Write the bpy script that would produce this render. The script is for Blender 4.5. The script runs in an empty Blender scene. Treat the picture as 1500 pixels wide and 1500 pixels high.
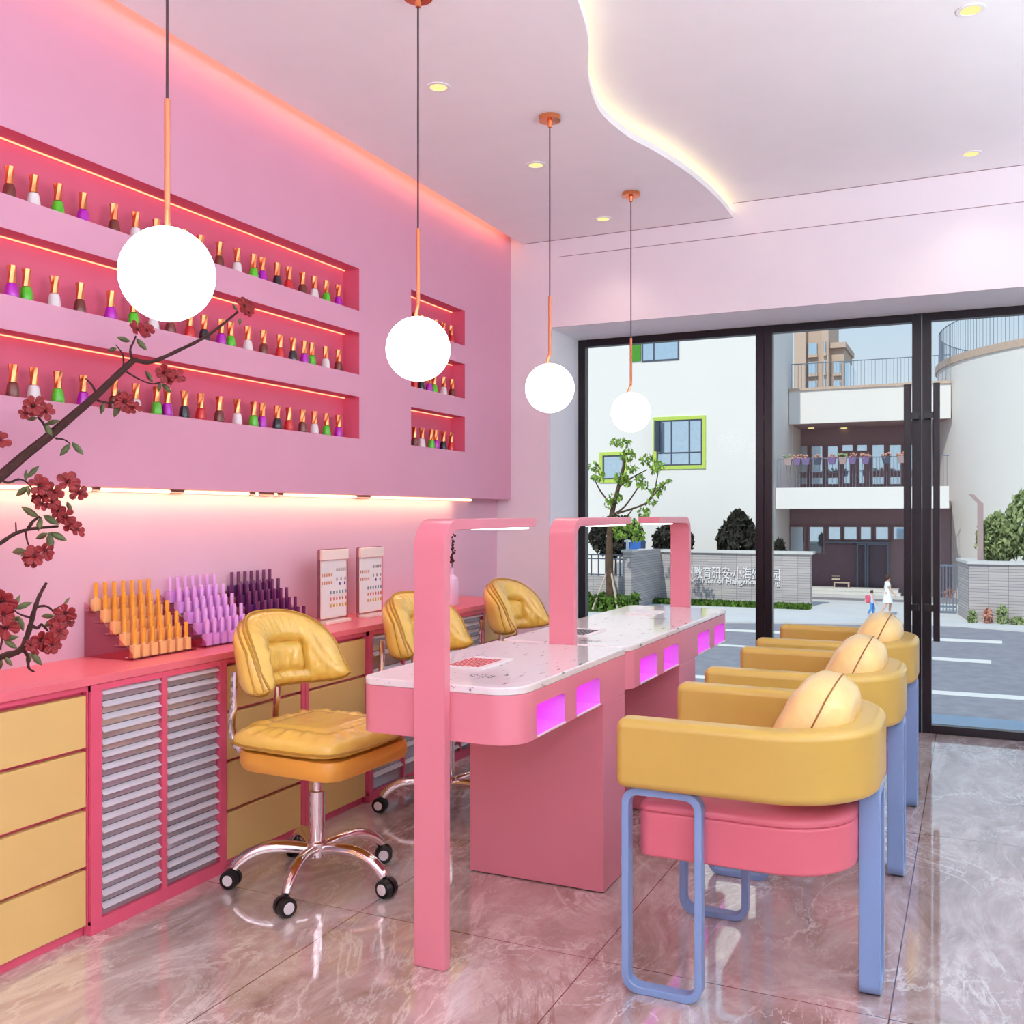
import bpy, bmesh, math, random
from mathutils import Vector, Matrix, Euler, noise
random.seed(11)
SC = bpy.context.scene
COL = SC.collection
PI = math.pi
ORD = ['first', 'second', 'third', 'fourth', 'fifth', 'sixth', 'seventh', 'eighth', 'ninth', 'tenth', 'eleventh', 'twelfth', 'thirteenth',
       'fourteenth', 'fifteenth', 'sixteenth', 'seventeenth', 'eighteenth', 'nineteenth', 'twentieth', 'twenty-first', 'twenty-second', 'twenty-third']

# ------------------------------------------------------------------ survey: bearings measured in the photograph -> room coordinates (metres)
F, YAW, Y0, EYE = 1447.0, math.radians(25), 753.0, 1.2
FW = Vector((-math.sin(YAW), math.cos(YAW), 0)); RT = Vector((math.cos(YAW), math.sin(YAW), 0)); CAM = Vector((0, 0, EYE))
def ray(x, y): return FW + RT * ((x - 750) / F) + Vector((0, 0, (Y0 - y) / F))
def on_x(x, y, X): r = ray(x, y); return CAM + r * (X / r.x)
def on_y(x, y, Y): r = ray(x, y); return CAM + r * (Y / r.y)
def on_z(x, y, Z): r = ray(x, y); return CAM + r * ((Z - EYE) / r.z)
def height(y, p): return EYE - (y - Y0) * Vector((p[0], p[1], 0)).dot(FW) / F

# ------------------------------------------------------------------ materials
def lin(c):
    o = []
    for v in c:
        v = v / 255
        o.append(v / 12.92 if v <= .04045 else ((v + .055) / 1.055) ** 2.4)
    return (*o, 1)
def new_mat(name):
    m = bpy.data.materials.new(name); m.use_nodes = True
    nt = m.node_tree; nt.nodes.clear()
    out = nt.nodes.new('ShaderNodeOutputMaterial')
    return m, nt, out
def pbr(name, rgb, rough=.5, metal=0, var=.04, scale=6, bump=0, bscale=60, coat=0, spec=.5, trans=0, emit=None, estr=0, sheen=0):
    m, nt, out = new_mat(name)
    b = nt.nodes.new('ShaderNodeBsdfPrincipled')
    c = lin(rgb)
    tc = nt.nodes.new('ShaderNodeTexCoord')
    n = nt.nodes.new('ShaderNodeTexNoise'); n.inputs['Scale'].default_value = scale; n.inputs['Detail'].default_value = 3
    nt.links.new(tc.outputs['Object'], n.inputs['Vector'])
    r = nt.nodes.new('ShaderNodeValToRGB')
    r.color_ramp.elements[0].position = .3; r.color_ramp.elements[1].position = .7
    r.color_ramp.elements[0].color = (*[max(0, v * (1 - var)) for v in c[:3]], 1)
    r.color_ramp.elements[1].color = (*[min(1, v * (1 + var)) for v in c[:3]], 1)
    nt.links.new(n.outputs['Fac'], r.inputs['Fac']); nt.links.new(r.outputs['Color'], b.inputs['Base Color'])
    b.inputs['Roughness'].default_value = rough; b.inputs['Metallic'].default_value = metal
    b.inputs['Coat Weight'].default_value = coat; b.inputs['Coat Roughness'].default_value = .08
    b.inputs['Specular IOR Level'].default_value = spec
    b.inputs['Transmission Weight'].default_value = trans
    if emit: b.inputs['Emission Color'].default_value = lin(emit); b.inputs['Emission Strength'].default_value = estr
    if bump:
        n2 = nt.nodes.new('ShaderNodeTexNoise'); n2.inputs['Scale'].default_value = bscale; n2.inputs['Detail'].default_value = 4
        nt.links.new(tc.outputs['Object'], n2.inputs['Vector'])
        bp = nt.nodes.new('ShaderNodeBump'); bp.inputs['Strength'].default_value = bump; bp.inputs['Distance'].default_value = .01
        nt.links.new(n2.outputs['Fac'], bp.inputs['Height']); nt.links.new(bp.outputs['Normal'], b.inputs['Normal'])
    nt.links.new(b.outputs[0], out.inputs[0])
    return m
def glow(name, rgb, s):
    m, nt, out = new_mat(name)
    e = nt.nodes.new('ShaderNodeEmission'); e.inputs[0].default_value = lin(rgb); e.inputs[1].default_value = s
    nt.links.new(e.outputs[0], out.inputs[0]); return m
def clear(name, rgb, gloss=.08, rough=.02, density=1.0):
    """thin clear sheet: sees through, with a little mirror on top"""
    m, nt, out = new_mat(name)
    t = nt.nodes.new('ShaderNodeBsdfTransparent'); t.inputs[0].default_value = lin(rgb)
    g = nt.nodes.new('ShaderNodeBsdfGlossy'); g.inputs['Roughness'].default_value = rough
    fr = nt.nodes.new('ShaderNodeFresnel'); fr.inputs[0].default_value = 1.3
    mx = nt.nodes.new('ShaderNodeMixShader')
    ml = nt.nodes.new('ShaderNodeMath'); ml.operation = 'MULTIPLY'; ml.inputs[1].default_value = gloss * 10
    ml.use_clamp = True
    nt.links.new(fr.outputs[0], ml.inputs[0]); nt.links.new(ml.outputs[0], mx.inputs[0])
    nt.links.new(t.outputs[0], mx.inputs[1]); nt.links.new(g.outputs[0], mx.inputs[2]); nt.links.new(mx.outputs[0], out.inputs[0])
    return m
def marble_floor():
    m, nt, out = new_mat('polished_marble'); N = nt.nodes.new; L = nt.links.new
    b = N('ShaderNodeBsdfPrincipled'); tc = N('ShaderNodeTexCoord')
    mp = N('ShaderNodeMapping'); mp.inputs['Rotation'].default_value = (0, 0, .55); mp.inputs['Scale'].default_value = (1.6, .75, 1)
    L(tc.outputs['Object'], mp.inputs[0])
    n1 = N('ShaderNodeTexNoise'); n1.inputs['Scale'].default_value = 2.6; n1.inputs['Detail'].default_value = 14; n1.inputs['Roughness'].default_value = .74; n1.inputs['Distortion'].default_value = 1.1
    L(mp.outputs[0], n1.inputs['Vector'])
    r = N('ShaderNodeValToRGB'); r.color_ramp.elements[0].position = .34; r.color_ramp.elements[1].position = .68
    r.color_ramp.elements[0].color = lin((152, 126, 118)); r.color_ramp.elements[1].color = lin((230, 216, 210))
    e = r.color_ramp.elements.new(.5); e.color = lin((194, 170, 165))
    L(n1.outputs['Fac'], r.inputs[0])
    def vein(scale, dist, lo, hi, seed):
        mp2 = N('ShaderNodeMapping'); mp2.inputs['Rotation'].default_value = (0, 0, .7); mp2.inputs['Location'].default_value = (seed, seed * .7, 0); mp2.inputs['Scale'].default_value = (1.5, .7, 1)
        L(tc.outputs['Object'], mp2.inputs[0])
        n = N('ShaderNodeTexNoise'); n.inputs['Scale'].default_value = scale; n.inputs['Detail'].default_value = 9; n.inputs['Roughness'].default_value = .62; n.inputs['Distortion'].default_value = dist
        L(mp2.outputs[0], n.inputs['Vector'])
        s = N('ShaderNodeMath'); s.operation = 'SUBTRACT'; s.inputs[1].default_value = .5; L(n.outputs['Fac'], s.inputs[0])
        a = N('ShaderNodeMath'); a.operation = 'ABSOLUTE'; L(s.outputs[0], a.inputs[0])
        q = N('ShaderNodeMapRange'); q.inputs[1].default_value = lo; q.inputs[2].default_value = hi; q.inputs[3].default_value = 1; q.inputs[4].default_value = 0
        L(a.outputs[0], q.inputs[0]); return q.outputs[0]
    gate = N('ShaderNodeTexNoise'); gate.inputs['Scale'].default_value = 1.7; L(tc.outputs['Object'], gate.inputs['Vector'])
    def mix(fac, col, prev, amt, gl=.42):
        gr = N('ShaderNodeMapRange'); gr.inputs[1].default_value = gl; gr.inputs[2].default_value = gl + .2; L(gate.outputs['Fac'], gr.inputs[0])
        mu = N('ShaderNodeMath'); mu.operation = 'MULTIPLY'; L(fac, mu.inputs[0]); L(gr.outputs[0], mu.inputs[1])
        m2 = N('ShaderNodeMath'); m2.operation = 'MULTIPLY'; m2.inputs[1].default_value = amt; L(mu.outputs[0], m2.inputs[0])
        x = N('ShaderNodeMixRGB'); x.inputs[2].default_value = lin(col); L(m2.outputs[0], x.inputs[0]); L(prev, x.inputs[1]); return x.outputs[0]
    c = mix(vein(1.4, 1.2, 0, .014, 3), (244, 234, 230), r.outputs[0], .95, .36)
    c = mix(vein(2.3, 1.9, 0, .012, 9), (242, 232, 228), c, .75, .35)
    c = mix(vein(1.0, 1.0, 0, .009, 17), (124, 76, 68), c, .55, .42)
    br = N('ShaderNodeTexBrick'); br.offset = 0; br.inputs['Scale'].default_value = 1; br.inputs['Brick Width'].default_value = .748; br.inputs['Row Height'].default_value = 1.5
    br.inputs['Mortar Size'].default_value = .0016; br.inputs['Mortar Smooth'].default_value = 0
    mp3 = N('ShaderNodeMapping'); mp3.inputs['Location'].default_value = (.18 + .748 * 10, -2.505 + 15, 0); L(tc.outputs['Object'], mp3.inputs[0]); L(mp3.outputs[0], br.inputs['Vector'])
    x = N('ShaderNodeMixRGB'); x.inputs[2].default_value = lin((96, 56, 52)); L(br.outputs['Fac'], x.inputs[0]); L(c, x.inputs[1])
    L(x.outputs[0], b.inputs['Base Color'])
    b.inputs['Roughness'].default_value = .05; b.inputs['IOR'].default_value = 2.9; b.inputs['Coat Weight'].default_value = .35; b.inputs['Coat Roughness'].default_value = .02
    L(b.outputs[0], out.inputs[0]); return m
def speckled_marble():
    m, nt, out = new_mat('speckled_white_stone'); N = nt.nodes.new; L = nt.links.new
    b = N('ShaderNodeBsdfPrincipled'); tc = N('ShaderNodeTexCoord')
    mp = N('ShaderNodeMapping'); mp.inputs['Scale'].default_value = (1, .35, 1); mp.inputs['Rotation'].default_value = (0, 0, 1.0); L(tc.outputs['Object'], mp.inputs[0])
    n = N('ShaderNodeTexNoise'); n.inputs['Scale'].default_value = 48; n.inputs['Detail'].default_value = 6; n.inputs['Roughness'].default_value = .6; L(mp.outputs[0], n.inputs['Vector'])
    r = N('ShaderNodeValToRGB'); r.color_ramp.elements[0].position = .30; r.color_ramp.elements[0].color = lin((96, 90, 110)); r.color_ramp.elements[1].position = .37; r.color_ramp.elements[1].color = lin((244, 238, 238))
    e = r.color_ramp.elements.new(.7); e.color = lin((248, 244, 243))
    L(n.outputs['Fac'], r.inputs[0]); L(r.outputs[0], b.inputs['Base Color'])
    b.inputs['Roughness'].default_value = .05; b.inputs['IOR'].default_value = 2.4
    L(b.outputs[0], out.inputs[0]); return m
def brick(name, c1, c2, mortar, bw, rh, axis='xz', ms=.01):
    m, nt, out = new_mat(name); N = nt.nodes.new; L = nt.links.new
    b = N('ShaderNodeBsdfPrincipled'); tc = N('ShaderNodeTexCoord'); sx = N('ShaderNodeSeparateXYZ'); cx = N('ShaderNodeCombineXYZ')
    L(tc.outputs['Object'], sx.inputs[0]); L(sx.outputs['X'], cx.inputs['X']); L(sx.outputs['Z'], cx.inputs['Y'])
    br = N('ShaderNodeTexBrick'); br.inputs['Scale'].default_value = 1; br.inputs['Brick Width'].default_value = bw; br.inputs['Row Height'].default_value = rh
    br.inputs['Mortar Size'].default_value = ms; br.inputs['Color1'].default_value = lin(c1); br.inputs['Color2'].default_value = lin(c2); br.inputs['Mortar'].default_value = lin(mortar)
    br.offset = 0
    L(cx.outputs[0], br.inputs['Vector']); L(br.outputs['Color'], b.inputs['Base Color']); b.inputs['Roughness'].default_value = .85
    L(b.outputs[0], out.inputs[0]); return m

M = dict(
    floor=marble_floor(), stone=speckled_marble(),
    ceiling=pbr('ceiling_paint', (247, 243, 247), .7, var=.01),
    endwall=pbr('pale_pink_paint', (240, 229, 236), .6, var=.01),
    reveal=pbr('white_paint', (248, 247, 250), .6, var=.01),
    groove=pbr('painted_shadow_line_grey', (150, 120, 128), .8),
    mauve=pbr('mauve_pink_lacquer', (215, 153, 178), .45, var=.01),
    niche_bounce=pbr('painted_niche_bounce_red', (218, 92, 122), .5, var=.01), lowwall=pbr('soft_pink_paint', (222, 178, 198), .55, var=.01),
    coral=pbr('coral_red_laminate', (223, 86, 116), .4, var=.02),
    coraltop=pbr('coral_counter_laminate', (228, 108, 122), .35, var=.02),
    desk=pbr('pink_lacquer', (216, 124, 140), .3, var=.015, coat=.15),
    yellow=pbr('yellow_matt_laminate', (224, 184, 116), .5, var=.03, scale=3, bump=.03, bscale=400),
    leather=pbr('yellow_smooth_leather', (195, 158, 72), .42, var=.03, bump=.04, bscale=300, coat=.3),
    puffy=pbr('yellow_glossy_leather', (232, 190, 90), .27, var=.05, scale=14, bump=.28, bscale=22, coat=.5),
    orange=pbr('amber_leather', (226, 156, 62), .4, var=.03),
    piping=pbr('dark_mustard_piping', (178, 130, 40), .5),
    pillow=pbr('pale_yellow_leather', (244, 208, 136), .3, var=.03, bump=.3, bscale=24, coat=.25),
    seam=pbr('brown_stitch', (150, 96, 44), .7),
    seat=pbr('rose_leather', (205, 98, 114), .38, var=.02, bump=.03, bscale=300),
    blue=pbr('powder_blue_metal', (127, 152, 197), .35, var=.02),
    chrome=pbr('polished_chrome', (236, 222, 222), .09, 1, var=.01),
    copper=pbr('rose_copper', (226, 140, 92), .22, 1, var=.03),
    copperlight=pbr('brushed_copper', (206, 124, 88), .42, .7, var=.03),
    black=pbr('black_plastic', (24, 20, 22), .3), capwhite=pbr('white_wheel_cap', (236, 226, 230), .4),
    cable=pbr('dark_red_brown_cable', (62, 26, 34), .5),
    frame=pbr('black_aluminium', (36, 30, 34), .28, .5, var=.02),
    grey=pbr('silver_drawer_front', (186, 174, 184), .14, .4, var=.04, scale=18), lip=pbr('pale_silver_lip', (226, 220, 230), .3, .1),
    dark=pbr('dark_recess', (70, 26, 38), .8),
    white=pbr('white_plastic', (244, 240, 240), .35), cream=pbr('cream_plastic', (248, 228, 218), .35), red=pbr('red_mesh', (190, 56, 62), .5),
    ink=pbr('dark_print', (52, 52, 66), .6), acryl=clear('clear_acrylic', (246, 214, 222), .07), glass=clear('window_glass', (246, 249, 250), .015, .0),
    pane_tint=pbr('outdoor_window_glass', (206, 226, 240), .03, .85, spec=.9, coat=.5), vase=pbr('frosted_lilac_glass', (232, 196, 226), .25, coat=.3),
    bark=pbr('dark_bark', (62, 28, 24), .8, bump=.3, bscale=90, var=.3, scale=40), petal=pbr('deep_red_petal', (140, 24, 30), .5, var=.2, scale=60),
    stamen=pbr('dark_flower_heart', (70, 16, 20), .7), leafd=pbr('olive_leaf', (92, 104, 62), .5, var=.3, scale=50),
    globe=glow('lit_opal_globe', (255, 249, 242), 5), lens=glow('warm_lamp_lens', (255, 236, 160), 1.15), tube=glow('warm_light_tube', (255, 222, 176), 2.6),
    strip=glow('warm_niche_light', (255, 150, 112), 2.8), panelled=glow('white_desk_light', (255, 250, 246), 3), uv=glow('magenta_curing_light', (255, 70, 228), 2.0), uvdot=glow('curing_led', (255, 210, 255), 3),
    uvwall=pbr('curing_chamber_wall', (226, 150, 236), .3, coat=.3),
    # outdoors
    asphalt=pbr('asphalt', (148, 144, 150), .9, var=.12, scale=3, bump=.3, bscale=20), paving=pbr('pale_paving', (214, 212, 210), .85, var=.05, scale=1), mark=pbr('road_paint', (236, 230, 222), .7), terrace=pbr('terrace_stone', (196, 212, 226), .6, var=.02),
    render=pbr('white_render', (238, 233, 227), .9, var=.015, scale=.4), sand=pbr('sand_stone_cladding', (206, 180, 160), .9, var=.06), soffit=pbr('brown_soffit', (176, 150, 148), .8), brown=pbr('brown_window_frame', (158, 130, 134), .6),
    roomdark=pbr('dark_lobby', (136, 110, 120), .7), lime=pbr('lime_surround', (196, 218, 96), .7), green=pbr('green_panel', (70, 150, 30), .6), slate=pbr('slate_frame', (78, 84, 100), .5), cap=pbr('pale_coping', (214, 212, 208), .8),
    wall=brick('grey_tile_wall', (180, 172, 172), (198, 188, 184), (134, 128, 132), .62, .1, ms=.008), shrub=pbr('shrub_leaf', (84, 116, 34), .7, var=.45, scale=5), darkleaf=pbr('dark_foliage', (44, 42, 30), .8, var=.4, scale=4), fresh=pbr('fresh_leaf', (128, 160, 56), .6, var=.35, scale=8), paleleaf=pbr('pale_foliage', (150, 164, 110), .7, var=.3, scale=4),
    trunk=pbr('tree_bark', (92, 70, 52), .9, var=.3), stake=pbr('wooden_stake', (196, 176, 158), .8), rail=pbr('thin_grey_rail', (120, 130, 146), .5, .3), skin=pbr('skin', (226, 178, 152), .6), hair=pbr('brown_hair', (74, 48, 40), .7), cloth=pbr('white_dress_cloth', (244, 244, 244), .9), shirt=pbr('pale_blue_shirt', (206, 216, 240), .9), jeans=pbr('blue_trousers', (92, 150, 214), .9), pack=pbr('pink_backpack_cloth', (232, 96, 120), .8), packpale=pbr('pale_pink_pocket', (246, 186, 194), .8),
    shoe=pbr('shoe', (200, 190, 190), .7), plum=pbr('plum_pot', (128, 104, 148), .6), bluebin=pbr('blue_bin', (60, 110, 190), .5), flower=pbr('mixed_flowers', (206, 150, 130), .8, var=.3, scale=30),
)

# ------------------------------------------------------------------ mesh builder
def rrect(x0, x1, y0, y1, r, n=6):
    """rounded rectangle outline; r is one radius or four (x0y0, x1y0, x1y1, x0y1)"""
    rr = r if isinstance(r, (tuple, list)) else (r,) * 4
    out = []
    for (cx, cy, a0, q) in ((x0, y0, PI, rr[0]), (x1, y0, 1.5 * PI, rr[1]), (x1, y1, 0, rr[2]), (x0, y1, .5 * PI, rr[3])):
        ox = cx + q * (1 if cx == x0 else -1); oy = cy + q * (1 if cy == y0 else -1)
        if q <= 0: out.append((cx, cy)); continue
        for i in range(n + 1):
            a = a0 + .5 * PI * i / n; out.append((ox + q * math.cos(a), oy + q * math.sin(a)))
    return out
class MB:
    def __init__(s): s.v = []; s.f = []
    def add(s, vs, fs):
        o = len(s.v); s.v += [tuple(p) for p in vs]; s.f += [tuple(i + o for i in f) for f in fs]; return s
    def box(s, x0, x1, y0, y1, z0, z1):
        return s.add([(x0, y0, z0), (x1, y0, z0), (x1, y1, z0), (x0, y1, z0), (x0, y0, z1), (x1, y0, z1), (x1, y1, z1), (x0, y1, z1)],
                     [(0, 3, 2, 1), (4, 5, 6, 7), (0, 1, 5, 4), (1, 2, 6, 5), (2, 3, 7, 6), (3, 0, 4, 7)])
    @staticmethod
    def place(axis, p, t): return {'z': (p[0], p[1], t), 'x': (t, p[0], p[1]), 'y': (p[0], t, p[1])}[axis]
    def prism(s, poly, axis, a, b):
        n = len(poly)
        vs = [s.place(axis, p, a) for p in poly] + [s.place(axis, p, b) for p in poly]
        return s.add(vs, [tuple(range(n))[::-1], tuple(range(n, 2 * n))] + [(i, (i + 1) % n, n + (i + 1) % n, n + i) for i in range(n)])
    def ring(s, po, pi, axis, a, b):
        n = len(po)
        vs = [s.place(axis, p, a) for p in po] + [s.place(axis, p, a) for p in pi] + [s.place(axis, p, b) for p in po] + [s.place(axis, p, b) for p in pi]
        fs = []
        for i in range(n):
            j = (i + 1) % n
            fs += [(i, j, n + j, n + i), (2 * n + i, 3 * n + i, 3 * n + j, 2 * n + j), (i, 2 * n + i, 2 * n + j, j), (n + i, n + j, 3 * n + j, 3 * n + i)]
        return s.add(vs, fs)
    def loft(s, rings, cap=True, close=True):
        n = len(rings[0]); vs = [p for r in rings for p in r]; fs = []
        for k in range(len(rings) - 1):
            for i in range(n if close else n - 1):
                j = (i + 1) % n; fs.append((k * n + i, k * n + j, (k + 1) * n + j, (k + 1) * n + i))
        if cap: fs += [tuple(range(n))[::-1], tuple(range((len(rings) - 1) * n, len(rings) * n))]
        return s.add(vs, fs)
    def lathe(s, prof, c=(0, 0, 0), n=20, axis=None):
        rings = []
        for r, z in prof:
            ring = []
            for i in range(n):
                a = 2 * PI * i / n; p = Vector((r * math.cos(a), r * math.sin(a), z))
                if axis is not None: p = Vector((0, 0, 1)).rotation_difference(Vector(axis)) @ p
                ring.append(p + Vector(c))
            rings.append(ring)
        return s.loft(rings)
    def tube(s, pts, r, n=8, closed=False, flat=1.0):
        pts = [Vector(p) for p in pts]; m = len(pts); rs = r if isinstance(r, (list, tuple)) else [r] * m
        t0 = (pts[1] - pts[0]).normalized(); u = t0.orthogonal().normalized(); rings = []; prev = t0
        for i, p in enumerate(pts):
            if closed: t = (pts[(i + 1) % m] - pts[i - 1]).normalized()
            else: t = ((pts[min(i + 1, m - 1)] - pts[max(i - 1, 0)]).normalized())
            u = prev.rotation_difference(t) @ u; u = (u - t * u.dot(t)).normalized(); prev = t; w = t.cross(u)
            rings.append([p + (u * math.cos(2 * PI * k / n) + w * math.sin(2 * PI * k / n) * flat) * rs[i] for k in range(n)])
        if closed: rings.append(rings[0])
        return s.loft(rings, cap=not closed)
    def sphere(s, c, r, n=20, m=12):
        return s.lathe([(r * math.sin(PI * k / m) if 0 < k < m else 1e-4, -r * math.cos(PI * k / m)) for k in range(m + 1)], c, n)
    def quad(s, a, b, c, d): return s.add([a, b, c, d], [(0, 1, 2, 3)])
    def build(s, name, mat, parent=None, bevel=0, seg=3, sharp=35, subsurf=0, weld=False):
        me = bpy.data.meshes.new(name); me.from_pydata(s.v, [], s.f); me.update()
        bm = bmesh.new(); bm.from_mesh(me)
        if weld: bmesh.ops.remove_doubles(bm, verts=bm.verts, dist=1e-5)
        bmesh.ops.recalc_face_normals(bm, faces=bm.faces); bm.to_mesh(me); bm.free()
        for p in me.polygons: p.use_smooth = True
        if not bevel and not subsurf: me.set_sharp_from_angle(angle=math.radians(sharp))
        me.materials.append(M[mat] if isinstance(mat, str) else mat)
        o = bpy.data.objects.new(name, me); COL.objects.link(o)
        if parent: o.parent = parent
        if bevel:
            b = o.modifiers.new('edge', 'BEVEL'); b.width = bevel; b.segments = seg; b.limit_method = 'ANGLE'; b.angle_limit = math.radians(40); b.harden_normals = True
        if subsurf:
            b = o.modifiers.new('smooth', 'SUBSURF'); b.levels = subsurf; b.render_levels = subsurf
        return o
def tag(o, label, cat, group=None, kind=None):
    o['label'] = label; o['category'] = cat
    if group: o['group'] = group
    if kind: o['kind'] = kind
    return o
def struct(o, kind='structure'): o['kind'] = kind; return o
def empty(name, loc=(0, 0, 0), rz=0):
    o = bpy.data.objects.new(name, None); COL.objects.link(o); o.location = loc; o.rotation_euler = (0, 0, rz); o.empty_display_size = .05; return o
KIDS = {}
def copy_tree(o, parent=None):
    c = o.copy(); COL.objects.link(c)
    c.parent = parent
    for ch in list(o.children): copy_tree(ch, c)
    return c

# ================================================================== ROOM SHELL
XL, XP, XR = -2.612, -2.521, 2.4        # wall behind the counter, face of the niche panel, far right wall
YB, YE, YW = -2.6, 5.39, 5.89           # wall behind the camera, end wall, shopfront glazing
ZC, ZU = 2.817, 2.895                   # lower and upper ceilings
struct(MB().box(XL - .2, XR + .1, YB - .1, YW + .06, -.12, 0).build('floor', 'floor'))
struct(MB().box(XL - .2, XR + .1, YB - .1, YE + .02, ZU, ZU + .12).build('ceiling', 'ceiling'))
# lower ceiling with its wave-shaped edge
wv = [(2.4, -2.6), (.7, -1.9), (-.55, -.9), (-1.05, .4), (-.95, 1.5), (-1.02, 2.3), (-1.126, 2.903), (-1.19, 3.17), (-1.293, 3.444), (-1.357, 3.75), (-1.338, 4.045), (-1.283, 4.264), (-1.221, 4.615), (-1.186, 5.023), (-1.184, 5.386)]
def catmull(P, n=8):
    out = []
    for i in range(len(P) - 1):
        p0, p1, p2, p3 = P[max(i - 1, 0)], P[i], P[i + 1], P[min(i + 2, len(P) - 1)]
        for k in range(n):
            t = k / n; d = len(p1)
            out.append(tuple(.5 * (2 * p1[j] + (p2[j] - p0[j]) * t + (2 * p0[j] - 5 * p1[j] + 4 * p2[j] - p3[j]) * t * t + (3 * p1[j] - p0[j] - 3 * p2[j] + p3[j]) * t ** 3) for j in range(d)))
    return out + [tuple(P[-1])]
wave = catmull(wv)
WI = [i for i, p in enumerate(wave) if p[1] > -2.5]
struct(MB().prism([(-2.446, -2.6)] + wave + [(-2.446, YE)], 'z', ZC, ZC + .03).build('ceiling_lower', 'ceiling'))
tr = MB()
edge = [w for w in wave if w[1] > .2]
tr.tube([(x - .035, y, ZC + .037) for x, y in edge], .006, 6)
tag(tr.build('light_strip', glow('warm_cove_light', (255, 226, 160), 5.5)), 'warm cove light strip following the wavy edge of the ceiling', 'light strip', 'cove light strips')
# walls
struct(MB().box(XL - .15, XL, YB, YE + .1, 0, ZU).build('wall_left', 'lowwall'))
struct(MB().box(XL - .2, XR + .1, YB - .1, YB, 0, ZU).build('wall_front', 'endwall'))
struct(MB().box(XR, XR + .1, YB, YW, 0, ZU).build('wall_right', 'endwall'))
XO = -2.271                              # left jamb of the shopfront opening
ZO = 2.303
wb = MB().box(XL, XO, YE, YE + .02, 0, ZU).box(XO, XR, YE, YE + .02, ZO, ZU)
struct(wb.build('wall_back', 'endwall'))
struct(MB().box(XL - .2, XO, YE + .02, YW + .1, 0, ZU + .1).build('wall_jamb', 'reveal'))
struct(MB().box(XO, XR, YE + .02, YW + .1, ZO, ZU + .1).build('wall_soffit', 'reveal'))
struct(MB().box(XO + .06, XR, YE - .0012, YE, 2.7125, 2.716).build('trim_1', 'groove'))
struct(MB().box(-2.44, -1.186, YE - .0012, YE, ZC - .0035, ZC).build('trim_2', 'groove'))  # grey strip painted in for the dark shadow line under the lower ceiling
struct(MB().box(-1.184, XR, YE - .0012, YE, ZU - .0035, ZU).build('trim_3', 'groove'))  # same painted shadow line where the wall meets the upper ceiling

# niche panel: a slab hung off the wall with six open niches cut through to the wall
NY = [(-1.2, 3.768), (4.223, 4.796)]
NZ = [(1.541, 1.732), (1.832, 2.022), (2.121, 2.313)]
PZ0 = 1.288
pm = MB()
ys = [YB, NY[0][0], NY[0][1], NY[1][0], NY[1][1], YE]; zs = [PZ0] + [z for n in NZ for z in n] + [ZU]
for i in range(5):
    for k in range(7):
        if not (i in (1, 3) and k in (1, 3, 5)): pm.box(XL + .001, XP, ys[i], ys[i + 1], zs[k], zs[k + 1])
# drop inner faces shared by neighbouring blocks
def dedupe(mb):
    from collections import defaultdict
    key = lambda f: tuple(sorted(tuple(round(c, 5) for c in mb.v[i]) for i in f)); d = defaultdict(int)
    for f in mb.f: d[key(f)] += 1
    mb.f = [f for f in mb.f if d[key(f)] == 1]; return mb
struct(dedupe(pm).build('wall_niches', 'mauve', weld=True))
niche_names = {(0, 0): 'long bottom niche', (0, 1): 'long middle niche', (0, 2): 'long top niche', (1, 0): 'short bottom niche', (1, 1): 'short middle niche', (1, 2): 'short top niche'}
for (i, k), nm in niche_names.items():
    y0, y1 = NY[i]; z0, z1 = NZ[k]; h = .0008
    struct(MB().box(XL + .0012, XL + .002, y0, y1, z0, z1).box(XL + .002, XP - .0004, y0, y1, z1 - h, z1 + .0002).box(XL + .002, XP - .0004, y1 - h, y1 + .0002, z0, z1 - h).box(XL + .002, XP - .0004, y0 - .0002, y0 + h, z0, z1 - h).build('niche_bounce_skin', 'niche_bounce'))  # thin skin with the red bounced light inside the niche painted in
    t = MB().box(XL + .010, XL + .015, max(y0, .3) + .01, y1 - .004, z1 - .0045, z1 - .0009).build('light_strip', 'strip')
    tag(t, 'thin warm light strip along the top back edge of the ' + nm, 'light strip', 'niche light strips')
# light line under the panel: tubes with brown clips between them
ls = empty('light_strip', (XL + .014, 1.5, 1.280)); tag(ls, 'row of warm light tubes with brown clips under the niche panel', 'light strip')
cuts = [on_x(p, 710, XL + .014).y for p in (133, 145, 248, 268, 364, 372, 378, 400, 405, 413, 521, 541, 690)]
cuts = [-1.5] + cuts
for a in range(0, len(cuts) - 1, 2): MB().tube([(0, cuts[a] - 1.5, 0), (0, cuts[a + 1] - 1.5, 0)], .006, 8).build('tube', 'tube', ls)
for a in range(1, len(cuts) - 2, 2): MB().box(-.0139, .008, cuts[a] - 1.5, cuts[a + 1] - 1.5, -.005, .0079).build('clip', 'brown', ls)

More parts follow.
